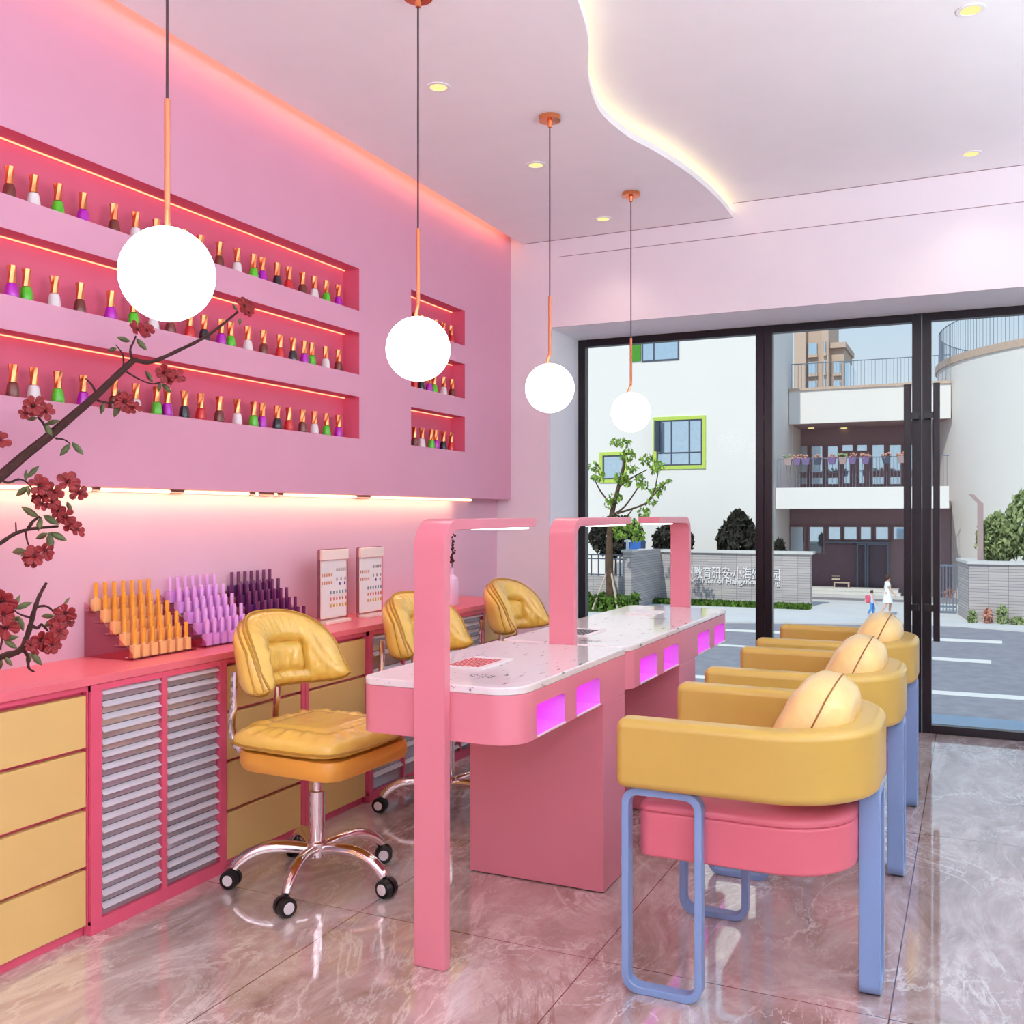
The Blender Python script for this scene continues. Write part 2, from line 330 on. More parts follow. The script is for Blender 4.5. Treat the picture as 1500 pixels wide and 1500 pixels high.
# ------------------------------------------------------------------ shopfront
def stile(mb, x0, x1, z0=0, z1=ZO): mb.box(x0, x1, YW - .025, YW + .035, z0, z1)
def glazed(name, x0, x1, handle=None):
    e = struct(empty(name, ((x0 + x1) / 2, YW, 0)))
    ox = e.location.x; fm = MB(); w = .047
    for a, b, z0, z1 in ((x0, x0 + w, 0, ZO), (x1 - w, x1, 0, ZO), (x0 + w, x1 - w, 0, .045), (x0 + w, x1 - w, ZO - .045, ZO)):
        fm.box(a - ox, b - ox, -.025, .035, z0, z1)
    fm.build('frame', 'frame', e, bevel=.002, seg=1)
    MB().box(x0 + w - ox, x1 - w - ox, .002, .008, .045, ZO - .045).build('pane', 'glass', e)
    if handle:
        h = MB().box(handle[0] - ox, handle[1] - ox, -.085, -.06, .511, 1.91).build('handle', 'frame', e, bevel=.002, seg=1)
        sx = handle[2] - ox
        for z in (.689, 1.737):
            c = MB(); c.box(min(sx, handle[0] - ox + .01), max(sx, handle[1] - ox - .01), -.075, -.062, z - .018, z + .018); c.box(sx - .012, sx + .012, -.065, -.024, z - .018, z + .018)
            c.build('standoff', 'black', h)
    return e
glazed('window_1', XO, -1.109)
glazed('door_1', -1.107, -.2555, (-.342, -.304, -.279))
glazed('door_2', -.2515, .598, (-.193, -.16, -.228))
glazed('window_2', .60, XR)

# ================================================================== COUNTER AND CABINETS
XF, YC1 = -2.27, 4.955
ct = MB().box(XL, XF + .004, 1.25, YC1, .713, .737).build('countertop', 'coraltop', bevel=.002, seg=1)
tag(ct, 'long coral red countertop running along the pink wall', 'countertop')
def cabinet(y0, y1, label, kind, cols, plinth=True):
    e = empty('drawer_cabinet' if kind == 'yellow' else 'slim_drawer_cabinet', (XF, (y0 + y1) / 2, 0)); oy = e.location.y
    tag(e, label, 'cabinet', 'yellow drawer cabinets under the counter' if kind == 'yellow' else 'silver drawer cabinets under the counter')
    b = MB(); g = lambda *a: b.box(a[0], a[1], a[2] - oy, a[3] - oy, a[4], a[5]); back = XL + .005 - XF
    fx = -.008 if kind == 'yellow' else 0
    g(back, -.03, y0, y1, .03, .712)                                   # carcass core
    edges = [y0] + [v for c in cols for v in c] + [y1]
    for a, c in zip(edges[0::2], edges[1::2]): g(-.03, fx + .0006, a, c, .03, .7115)   # uprights
    zt = .697 if kind == 'yellow' else .694
    g(-.03, fx, y0, y1, zt, .712)
    zb = .032 if kind == 'yellow' else .04
    g(back, -.028 if kind == 'yellow' else 0, y0, y1, 0, zb)
    b.build('body', 'coral', e)
    for (a, c) in cols:
        if kind == 'yellow':
            for (z0, z1) in ((.032, .189), (.2, .357), (.369, .526), (.537, .685)):
                MB().box(-.03, fx - .001, a + .001 - oy, c - .001 - oy, z0, z1).build('drawer', 'yellow', e, bevel=.0015, seg=1)
        else:
            n = kind; p = (.694 - .04) / n
            for i in range(n):
                z0 = .04 + i * p; d = MB().box(-.029, -.013, a + .001 - oy, c - .001 - oy, z0 + .0012, z0 + p - .0008).build('drawer', 'grey', e)
                h = min(p * .46, .018)
                q = MB().prism([(-.0128, z0 + p - .001), (-.0128, z0 + p - .0045), (-.001, z0 + p - h), (.003, z0 + p - h + .003)], 'y', a + .005 - oy, c - .004 - oy)
                # profile is (x, z): lay it along y
                q.build('drawer_lip', 'lip', d)
    return e
cabinet(1.25, 2.034, 'yellow four drawer cabinet nearest the flowering branch', 'yellow', [(1.29, 2.03)])
cabinet(2.037, 2.601, 'silver cabinet of two columns of very thin drawers under orange polish rack', 18, [(2.077, 2.311), (2.331, 2.568)])
cabinet(2.603, 3.041, 'yellow four drawer cabinet directly behind the nearest swivel chair', 'yellow', [(2.606, 3.019)])
cabinet(3.043, 3.455, 'yellow four drawer cabinet below the two nail tip display boards', 'yellow', [(3.065, 3.451)])
cabinet(3.465, 4.005, 'silver cabinet of deep drawers behind the middle swivel chair', 9, [(3.497, 3.738), (3.749, 3.99)])
cabinet(4.007, 4.53, 'silver cabinet of thin drawers below the lilac vase', 18, [(4.03, 4.268), (4.282, 4.521)])
cabinet(4.535, 4.953, 'yellow drawer cabinet at the window end of the counter', 'yellow', [(4.555, 4.945)])

# ================================================================== NAIL POLISH
BC = dict(brown=(112, 46, 36), white=(240, 232, 234), green=(84, 186, 28), purple=(182, 14, 182), black=(34, 30, 40), red=(206, 30, 34))
BM = {k: pbr(k + '_polish', v, .25, coat=.4, var=.02) for k, v in BC.items()}
def bottle_proto(col):
    e = empty('nail_polish_bottle')
    MB().lathe([(.004, 0), (.0185, 0), (.0198, .004), (.0192, .018), (.0165, .036), (.0138, .045), (.010, .0475), (.004, .048)], n=20).build('glass_body', BM[col], e)
    c = MB(); rings = []
    for r, z, tw in ((.0122, .048, 0), (.0118, .062, .12), (.0116, .076, .3), (.0132, .092, .45), (.0142, .1, .5)):
        rings.append([((r if i % 2 else r * .86) * math.cos(2 * PI * i / 14 + tw), (r if i % 2 else r * .86) * math.sin(2 * PI * i / 14 + tw), z) for i in range(14)])
    c.loft(rings); c.build('cap', 'copper', e, sharp=20); return e
PROTO = {}
def polish(col, loc, label, group):
    if col not in PROTO: PROTO[col] = bottle_proto(col); o = PROTO[col]
    else: o = copy_tree(PROTO[col])
    o.location = loc; o.rotation_euler = (0, 0, random.uniform(0, .5)); tag(o, label, 'nail polish', group)
R13 = [(19, 'brown'), (49.5, 'white'), (85, 'green'), (122, 'purple'), (167, 'brown'), (199, 'white'), (229.5, 'green'), (245, 'purple'), (270, 'black'), (294, 'red'), (321, 'brown'), (347.5, 'white'), (371.5, 'green'), (384, 'purple'), (406, 'black'), (423, 'red'), (443, 'brown'), (460.5, 'white'), (478, 'green'), (495.6, 'purple')]
R1 = [(13.5, 'brown'), (49.3, 'white'), (84.8, 'green'), (121.5, 'purple')] + R13[4:]
R2 = [(17, 'purple'), (38.7, 'green'), (79.5, 'white'), (117, 'brown'), (162, 'purple'), (195.5, 'green'), (225, 'white'), (250, 'brown'), (278, 'red'), (299, 'black'), (324, 'purple'), (337.7, 'green'), (363, 'white'), (386, 'brown'), (410, 'red'), (429, 'black'), (446, 'purple'), (456.6, 'green'), (477, 'white'), (495.6, 'brown')]
S13 = [(607, 'brown'), (618, 'white'), (632, 'green'), (638.6, 'purple'), (649.3, 'black'), (660.7, 'red')]
S2 = [(607, 'red'), (617, 'black'), (628.7, 'purple'), (636, 'green'), (650, 'white'), (662, 'brown')]
for key, row in (((0, 0), R13), ((0, 1), R2), ((0, 2), R1), ((1, 0), S13), ((1, 1), S2), ((1, 2), S13)):
    z = NZ[key[1]][0]
    for j, (px, col) in enumerate(row):
        y = on_x(px, 500, -2.566).y
        k = len(row) - j
        polish(col, (-2.566, y, z), '%s polish bottle, copper cap, %s from the window end of the %s' % (col, ORD[k - 1], niche_names[key]), 'polish bottles in the ' + niche_names[key])

# stepped acrylic racks on the counter
def rack_bottle(body, cap):
    e = empty('nail_polish_bottle'); m = MB().prism(rrect(-.0125, .0125, -.0125, .0125, .003, 2), 'z', 0, .040); m.lathe([(.007, .0395), (.007, .044)], n=8); m.build('glass_body', body, e)
    MB().lathe([(.0068, .044), (.0068, .0905), (.004, .0915)], n=10).build('cap', cap, e); return e
def rack(y0, label, cname, body, cap, short):
    e = empty('polish_rack', (-2.52, y0 + .14, .737)); tag(e, label, 'rack', 'clear stepped polish racks'); ox, oy, oz = e.location
    for s, y in ((0, y0), (1, y0 + .281)):
        MB().prism([(-2.608 - ox, 0), (-2.400 - ox, 0), (-2.400 - ox, .02), (-2.608 - ox, .178)], 'y', y - oy, y + .004 - oy).build('side_panel', 'acryl', e)
    bp = rack_bottle(body, cap); first = True
    for r in range(5):                                                  # r = 0 is the front row
        x = -2.419 - r * .0425; z = .743 + r * .0355
        MB().box(x - .0205 - ox, x + .0205 - ox, y0 + .004 - oy, y0 + .281 - oy, z - .0035 - oz, z - .0005 - oz).build('step', 'acryl', e)
        for s in (0, 1):
            for dx in (0, .008): MB().lathe([(.0022, -.0015), (.0022, .0015)], (x - dx - ox, (y0 - .001 if s == 0 else y0 + .286) - oy, z + .003 - oz), 6, (0, 1, 0)).build('bolt', 'chrome', e)
        for k in range(7):
            o = bp if first else copy_tree(bp); first = False
            o.location = (x, y0 + .0295 + k * .0378, z)
            tag(o, '%s polish bottle, %s row from the bottom, %s from the window end, %s' % (cname, ORD[r], ORD[6 - k], short), 'nail polish', cname + ' bottles in the stepped rack')
def jelly(name, rgb): return pbr(name, rgb, .15, coat=.5, var=.05)
YR = [on_x(p, 850, -2.589).y - .0295 for p in (140.5, 249, 339.5)]
rack(YR[0], 'clear stepped rack holding orange capped polish bottles', 'orange', jelly('apricot_polish', (246, 186, 126)), jelly('orange_cap', (234, 158, 50)), 'nearest rack')
rack(YR[1], 'clear stepped rack holding lilac polish bottles', 'lilac', jelly('lilac_polish', (226, 160, 236)), jelly('lilac_cap', (232, 176, 238)), 'middle rack')
rack(YR[2], 'clear stepped rack holding dark purple polish bottles', 'dark purple', jelly('aubergine_polish', (96, 36, 96)), jelly('plum_cap', (110, 40, 92)), 'farthest rack')

# nail tip display boards
def board(y0, y1, label):
    e = empty('display_board', (-2.47, (y0 + y1) / 2, .737)); tag(e, label, 'display board', 'nail tip display boards'); w = (y1 - y0) / 2
    MB().prism(rrect(-w, w, .003, .315, .012), 'x', -.006, -.003).build('acrylic_sheet', 'acryl', e)
    MB().box(-.003, .012, -w * .86, w * .86, .268, .312).build('header_clip', 'cream', e, bevel=.003)
    MB().prism(rrect(-w * .82, w * .82, .026, .3, .006), 'x', -.0028, 0).build('card', 'white', e)
    MB().ring(rrect(-w * .84, w * .84, .022, .3, .006), rrect(-w * .78, w * .78, .03, .29, .006), 'x', -.0005, .001).build('card_edge', 'cream', e)
    MB().prism(rrect(-.028, .034, -w * .8, w * .8, .012), 'z', 0, .014).build('foot', 'cream', e, bevel=.003)
    tips = MB; rowd = [(.225, .2, .75, 5, (150, 136, 140)), (.205, -.75, -.15, 5, (206, 140, 112)), (.172, -.75, -.15, 5, (206, 140, 112)), (.185, .2, .75, 3, (150, 136, 140)), (.165, .4, .72, 2, (60, 60, 130)), (.13, -.2, .78, 6, (112, 150, 156)), (.102, -.2, .78, 6, (206, 110, 104)), (.074, -.2, .78, 6, (206, 160, 60))]
    for z, a, b, n, c in rowd:
        t = MB()
        for i in range(n):
            yy = w * (a + (b - a) * i / max(1, n - 1)); t.prism(rrect(yy - .0035, yy + .0035, z - .007, z + .007, (.001, .001, .0034, .0034), 3), 'x', 0, .0022)
        t.build('nail_tips', pbr('nail_tips', c, .2), e)
board(*[on_x(p, 900, -2.476).y for p in (464, 509)], 'nail tip display board standing nearer the dark purple rack')
board(*[on_x(p, 900, -2.476).y for p in (521.5, 560)], 'nail tip display board standing nearer the pink lamp post')

# vase with dark twig
p = (-2.40, on_x(661.5, 880, -2.40).y, .737)
v = MB().lathe([(.01, 0), (.036, 0), (.039, .006), (.039, .115), (.034, .138), (.018, .150), (.0135, .156), (.0135, .19), (.0155, .192), (.010, .192), (.010, .15), (.004, .14)], p, 24).build('vase', 'vase')
tag(v, 'lilac bottle vase at the window end of the counter', 'vase')
tw = MB(); tw.tube([(p[0], p[1], p[2] + .15), (p[0] + .004, p[1] + .002, p[2] + .26), (p[0] + .006, p[1] - .004, p[2] + .32), (p[0] + .003, p[1] + .014, p[2] + .375)], [.0025, .0025, .002, .001], 6)
te = empty('dried_twig', (0, 0, 0)); tag(te, 'dark dried twig with red buds standing in the lilac vase', 'twig'); tw.build('stem', 'bark', te)
for i in range(26):
    t = i / 26; q = Vector((p[0] + .005, p[1], p[2] + .22 + .15 * t)) + Vector((random.uniform(-.01, .01), random.uniform(-.014, .022) * (1 - t * .5), 0)); MB().sphere(q, random.uniform(.004, .008), 8, 5).build('bud', 'stamen', te)

# ================================================================== FLOWERING BRANCH (stands in a vase just outside the frame)
BX = -2.36
vb = MB().lathe([(.02, 0), (.06, 0), (.085, .05), (.09, .12), (.06, .2), (.035, .23), (.045, .25), (.03, .25), (.028, .2)], (-2.40, 1.5, .737), 24).build('vase', 'white'); tag(vb, 'white round vase on the near end of the counter holding the branch', 'vase')
br = empty('flowering_branch', (-2.40, 1.5, .9)); tag(br, 'large dark branch with red blossoms leaning over the near counter', 'branch')
BO = Vector(br.location)
def bp3(px, py, dx=0): return on_x(px, py, BX + dx) - BO
wood = []
def limb(pts, r0, r1, n=8, dxs=None):
    P3 = [bp3(x, y, (dxs[i] if dxs else 0)) for i, (x, y) in enumerate(pts)]
    c = catmull([tuple(q) for q in P3], 5); m = len(c)
    mb = MB().tube(c, [(r0 + (r1 - r0) * i / (m - 1)) * (1 + .12 * math.sin(i * 2.1)) for i in range(m)], n); mb.build('limb', 'bark', br)
S = .00205                                  # metres per pixel at the branch
c0 = [tuple(Vector((-2.40, 1.5, .95)) - BO), tuple(Vector((-2.40, 1.56, 1.1)) - BO), tuple(bp3(-60, 745))] + [tuple(bp3(*q)) for q in ((0, 698), (35, 668), (75, 636), (110, 606), (140, 580), (168, 553), (196, 527))]
cc = catmull(c0, 5); MB().tube(cc, [.017 - .0075 * i / len(cc) for i in range(len(cc))], 10).build('limb', 'bark', br)
limb([(196, 527), (222, 530), (260, 514), (300, 494), (330, 472), (348, 457)], .0075, .004)
limb([(186, 545), (205, 556), (222, 562), (236, 560)], .003, .002, 6)
limb([(193, 525), (191, 512), (196, 500), (199, 492)], .004, .0025, 6)
limb([(181, 538), (180, 520), (172, 508), (169, 505)], .003, .0012, 6)
limb([(142, 580), (136, 566), (128, 557), (125, 554)], .004, .0015, 6)
limb([(143, 587), (158, 590), (172, 589), (186, 590)], .004, .0025, 6)
limb([(75, 640), (68, 628), (62, 618), (55, 611)], .005, .0025, 6)
limb([(82, 642), (94, 644), (103, 650)], .0035, .0015, 6)
limb([(0, 702), (12, 707), (28, 702), (40, 707), (46, 715)], .004, .002, 6)
limb([(-40, 820), (0, 796), (20, 783), (45, 775), (85, 771)], .007, .0035)
limb([(42, 774), (48, 764), (58, 757)], .006, .003, 6)
limb([(24, 782), (23, 765)], .003, .0015, 6)
limb([(37, 777), (40, 793), (44, 802)], .003, .0015, 6)
limb([(-50, 985), (0, 963), (30, 952), (42, 925), (50, 895), (58, 872), (68, 854)], .011, .004)
limb([(34, 952), (41, 962), (42, 978), (50, 984)], .0055, .0025, 6)
limb([(53, 889), (68, 888), (80, 898), (82, 908)], .004, .002, 6); limb([(79, 893), (88, 888), (94, 884)], .002, .001, 6)
limb([(46, 916), (55, 920), (61, 915), (70, 924)], .0055, .003, 6)
limb([(46, 905), (35, 902), (26, 898), (20, 892)], .004, .0015, 6); limb([(36, 950), (46, 940), (54, 932)], .004, .002, 6)
limb([(0, 952), (3, 938), (4, 930)], .003, .002, 6)
def blossom(px, py, d, seed, dx=.012):
    rnd = random.Random(seed); c = bp3(px, py, dx); m = MB(); R = d * S * .5
    nrm = Vector((1, -.5 + rnd.uniform(-.5, .5), rnd.uniform(-.4, .5))).normalized(); u = nrm.orthogonal().normalized(); w = nrm.cross(u)
    for k in range(6):
        a = 2 * PI * k / 6 + rnd.uniform(-.2, .2); dr = u * math.cos(a) + w * math.sin(a); sd = nrm.cross(dr); lift = rnd.uniform(.15, .55); ln = R * rnd.uniform(.85, 1.15)
        rows = []
        for t, ww in ((.08, .08), (.35, .2), (.65, .36), (.88, .3), (1, .1)):
            mid = c + dr * ln * t + nrm * (lift * ln * (t - .5 * t * t)); rows.append([mid - sd * ln * ww + nrm * ln * .1, mid - nrm * .0004, mid + sd * ln * ww + nrm * ln * .1])
        for q in range(4):
            for z in range(2): m.quad(rows[q][z], rows[q][z + 1], rows[q + 1][z + 1], rows[q + 1][z])
    f = m.build('blossom', 'petal', br, weld=True)
    so = f.modifiers.new('thick', 'SOLIDIFY'); so.thickness = .0012
    h = MB().sphere(c + nrm * R * .12, R * .16, 8, 6); h.build('flower_heart', 'stamen', f)
FL = [(357, 449, 34), (364, 458, 22), (200, 483, 30), (215, 484, 22), (240, 546, 28), (258, 552, 26), (246, 558, 18), (182, 588, 30), (194, 597, 26), (176, 582, 18), (48, 594, 30), (66, 602, 24), (38, 606, 20),
      (0, 645, 26), (58, 712, 30), (54, 726, 24), (76, 722, 30), (99, 706, 30), (115, 722, 26), (60, 738, 24), (75, 735, 26), (95, 757, 30), (84, 748, 22), (112, 776, 26), (100, 768, 24), (50, 815, 28), (66, 806, 26), (45, 820, 22),
      (2, 880, 36), (5, 900, 28), (8, 919, 32), (12, 890, 20), (96, 898, 28), (100, 910, 20), (84, 914, 26), (86, 924, 26), (80, 935, 22), (60, 937, 30), (76, 944, 26), (52, 948, 20), (44, 945, 18)]
for i, (x, y, d) in enumerate(FL): blossom(x, y, d, i, .010 + .012 * ((i * 7) % 3))
def leaf(px, py, ang, ln, seed):
    rnd = random.Random(seed); c = bp3(px, py, .004); a = math.radians(ang); L = ln * S
    dr = (RT * math.cos(a) + Vector((0, 0, math.sin(a))) - FW * rnd.uniform(-.3, .3)).normalized(); sd = (dr.cross(FW) + FW * .25).normalized(); up = dr.cross(sd); m = MB(); rows = []
    for t, w in ((0, .02), (.25, .16), (.55, .2), (.8, .12), (1, .01)):
        mid = c + dr * L * t + up * (-.15 * L * t * t); rows.append([mid - sd * L * w, mid + up * L * .05, mid + sd * L * w])
    for q in range(4):
        for z in range(2): m.quad(rows[q][z], rows[q][z + 1], rows[q + 1][z + 1], rows[q + 1][z])
    o = m.build('leaf', 'leafd', br, weld=True); so = o.modifiers.new('thick', 'SOLIDIFY'); so.thickness = .0008
LV = [(348, 455, 130, 14), (352, 465, -100, 14), (191, 500, 165, 20), (200, 496, -50, 22), (171, 510, 195, 16), (224, 560, 125, 22), (238, 562, -45, 20), (235, 560, -105, 16), (152, 590, -110, 18), (176, 590, -115, 24), (172, 585, 80, 16), (55, 612, 190, 16), (66, 622, 20, 20), (66, 620, -70, 22), (58, 606, 30, 16), (103, 650, -125, 22), (106, 648, -50, 22),
      (40, 700, 50, 22), (38, 704, 100, 16), (42, 712, -140, 22), (41, 712, -80, 14), (98, 735, -70, 16), (57, 757, 150, 26), (60, 757, -95, 20), (64, 755, -30, 24), (70, 781, 205, 20), (72, 780, -80, 26), (74, 780, -25, 24), (38, 806, 190, 24), (40, 804, -130, 14), (20, 892, 70, 20), (22, 892, 25, 22), (27, 903, -140, 16), (28, 903, -75, 20), (80, 902, 185, 20), (82, 905, -140, 22), (94, 886, 60, 12), (5, 936, 10, 20), (6, 938, -30, 20), (0, 962, -95, 18), (6, 962, -50, 16), (44, 956, -105, 18), (46, 956, -50, 22), (70, 928, -10, 18), (76, 930, -40, 14)]
for i, q in enumerate(LV): leaf(*q, i)

# ================================================================== MANICURE DESKS
DX0, DX1 = -1.54, -1.057
def slot_outline(y0, y1): return rrect(y0, y1, .607, .69, (.001, .001, .018, .014), 4)
def desk(y0, y1, label, slots, peds, lamps, vents, cr):
    e = empty('manicure_desk', ((DX0 + DX1) / 2, (y0 + y1) / 2, 0)); tag(e, label, 'desk', 'pink manicure desks'); ox, oy = e.location.x, e.location.y
    ol = rrect(DX0 - ox, DX1 - ox, y0 - oy, y1 - oy, cr, 8)
    b = MB()
    # apron: shell of the outline, with the guest side cut open for the curing slots
    xs = DX1 - ox
    side = [p for p in ol if p[0] < xs - 1e-6 or True]
    n = len(ol); zb, zt = .6, .729
    straight = None
    for i in range(n):
        p, q = ol[i], ol[(i + 1) % n]
        if abs(p[0] - xs) < 1e-6 and abs(q[0] - xs) < 1e-6 and abs(q[1] - p[1]) > .2: straight = (p, q); si = i
    strip = [ol[(si + 1 + k) % n] for k in range(n)]
    b.loft([[(*p, zb) for p in strip], [(*p, zt) for p in strip]], cap=False, close=False)
    b.add([(*p, zb) for p in ol], [tuple(range(n))]); b.add([(*p, zt) for p in ol], [tuple(range(n))])
    ya, yb = sorted((straight[0][1], straight[1][1])); cur = ya
    for (s0, s1) in slots:
        s0, s1 = s0 - oy, s1 - oy
        b.quad((xs, cur, zb), (xs, s0, zb), (xs, s0, zt), (xs, cur, zt))
        sl = slot_outline(s0, s1); top = [p for p in sl if p[1] > .61]      # arched upper edge from (s1) round to (s0)
        b.quad((xs, s0, zb), (xs, s1, zb), (xs, s1, .607), (xs, s0, .607))
        up = sorted(top, key=lambda p: p[0])
        up = [(s0, .607)] + [p for p in up if p[1] > .64] + [(s1, .607)]
        for p, q in zip(up[:-1], up[1:]):
            if abs(p[0] - q[0]) < 1e-6: continue
            b.quad((xs, p[0], p[1]), (xs, q[0], q[1]), (xs, q[0], zt), (xs, p[0], zt))
        cur = s1
    b.quad((xs, cur, zb), (xs, yb, zb), (xs, yb, zt), (xs, cur, zt))
    b.build('apron', 'desk', e)
    for (s0, s1) in slots:
        s0, s1 = s0 - oy, s1 - oy; d = .17
        k = MB(); sl = slot_outline(s0, s1)
        for i in range(len(sl)):
            p, q = sl[i], sl[(i + 1) % len(sl)]; k.quad((xs, *p), (xs, *q), (xs - d, *q), (xs - d, *p))
        k.add([(xs - d, *p) for p in sl], [tuple(range(len(sl)))])
        c = k.build('curing_slot', 'uvwall', e, weld=True)
        MB().box(xs - d + .01, xs - .02, s0 + .02, s1 - .02, .682, .6885).build('curing_light', 'uv', c)
        MB().box(xs - .001, xs + .0035, s0, s1, .603, .6075).build('slot_sill', 'white', c)
        for yy, zz in ((.25, .66), (.75, .66), (.25, .628), (.75, .628), (.82, .634)):
            MB().sphere((xs - d + .003, s0 + (s1 - s0) * yy, zz), .0035, 8, 5).build('led', 'uvdot', c)
    MB().prism([(x * 1.004, y * 1.002) for x, y in ol], 'z', .729, .75).build('tabletop', 'stone', e, bevel=.006, seg=3)
    for (p0, p1) in peds: MB().box(DX0 + .007 - ox, DX1 + .001 - ox, p0 - oy, p1 - oy, .003, .5985).build('pedestal', 'desk', e, bevel=.003, seg=2)
    for (lx, ly, sgn, reach) in lamps:
        t, R, z1 = .03, .075, 1.187
        po = [(0, .0), (0, z1 - R)] + [(R - R * math.cos(a), z1 - R + R * math.sin(a)) for a in [i * PI / 16 for i in range(1, 9)]] + [(reach, z1), (reach, z1 - t + .004)]
        r2 = R - t
        pi_ = [(R - r2 * math.cos(a), z1 - R + r2 * math.sin(a)) for a in [i * PI / 16 for i in range(8, -1, -1)]] + [(t, 0)]
        poly = [((ly + sgn * a) - oy, z) for a, z in po + [(R, z1 - t)] + pi_[1:]]
        lm = MB().prism(poly, 'x', lx - ox, lx + .094 - ox).build('lamp_arm', 'desk', e, bevel=.002, seg=1)
        a, c = sorted((ly + sgn * (reach * .52) - oy, ly + sgn * (reach * .95) - oy))
        MB().box(lx + .012 - ox, lx + .082 - ox, a, c, z1 - t - .004, z1 - t + .001).build('light_panel', 'panelled', lm)
    for (vx, vy, grill) in vents:
        MB().prism(rrect(vx - .065 - ox, vx + .065 - ox, vy - .105 - oy, vy + .105 - oy, .004), 'z', .7502, .7535).build('vent_frame', 'white', e)
        g = MB()
        for i in range(8):
            for j in range(8): g.box(vx - .058 + i * .0132 - ox, vx - .0495 + i * .0132 - ox, vy - .095 + j * .0205 - oy, vy - .081 + j * .0205 - oy, .7535, .7545)
        g.build('vent_grille', grill, e)
        c = MB()
        for k in range(24):
            a = 2 * PI * k / 24; r = (.02, .036)
            if abs(math.sin(a)) > .0 and k % 3 != 2: c.box(vx + .118 + r[1] * math.cos(a) - .0015 - ox, vx + .118 + r[1] * math.cos(a) + .0015 - ox, vy - .215 + r[0] * math.sin(a) - .003 - oy, vy - .215 + r[0] * math.sin(a) + .003 - oy, .7502, .7507)
        for k in range(7): c.box(vx + .1 + k * .006 - ox, vx + .1025 + k * .006 - ox, vy - .217 - oy, vy - .213 - oy, .7502, .7507)
        c.build('touch_controls', 'ink', e)
    return e
desk(2.30, 3.163, 'pink manicure desk standing nearest, with a red vent grille', [(2.423, 2.625), (2.716, 2.918)], [(2.95, 3.16)], [(-1.347, 2.27, 1, .598)], [(-1.35, 2.665, 'red')], (.05, .085, .004, .004))
desk(3.196, 4.69, 'longer pink manicure desk nearer the glass shopfront', [(3.327, 3.535), (3.622, 3.83), (4.134, 4.34), (4.43, 4.63)], [(3.843, 4.089)], [(-1.335, 3.165, 1, .627), (-1.335, 4.721, -1, .543)], [(-1.345, 3.51, 'ink'), (-1.345, 4.33, 'white')], (.05, .07, .05, .05))

# ================================================================== SWIVEL CHAIRS
def puff(n, fx, fy, zt, zb, wr=.0, seed=0, pw=3.2, gx=0):
    """closed cushion: grid n x n over a rounded square, top and bottom skins"""
    def skin(sgn, h):
        rows = []
        for i in range(n + 1):
            row = []
            for j in range(n + 1):
                u, v = 2 * i / n - 1, 2 * j / n - 1
                k = .13 * abs(u) ** 3 * abs(v) ** 3; x = u * (1 - k); y = v * (1 - k)
                e = max(0, (1 - abs(u) ** pw) * (1 - abs(v) ** pw)) ** .4
                w = 0
                if wr:
                    d = max(abs(u), abs(v)); a = math.atan2(v, u); band = max(0, 1 - abs(d - .78) / .24)
                    w = wr * band * (math.sin(a * 17 + seed) * .6 + math.sin(a * 29 + 1.3 * seed) * .5) - wr * 1.1 * math.exp(-((d - .58) / .05) ** 2)
                row.append(Vector((fx * x, fy * y, sgn * h * e + w * e)))
            rows.append(row)
        return rows
    m = MB()
    for sgn, h in ((1, zt), (-1, zb)):
        rows = skin(sgn, h); vs = [p for r in rows for p in r]; fs = [(i * (n + 1) + j, (i + 1) * (n + 1) + j, (i + 1) * (n + 1) + j + 1, i * (n + 1) + j + 1) for i in range(n) for j in range(n)]
        m.add(vs, fs)
    rows = skin(1, 0); rim = rows[0] + [r[-1] for r in rows[1:]] + rows[-1][::-1][1:] + [r[0] for r in rows[::-1]][1:-1]
    return m, rim
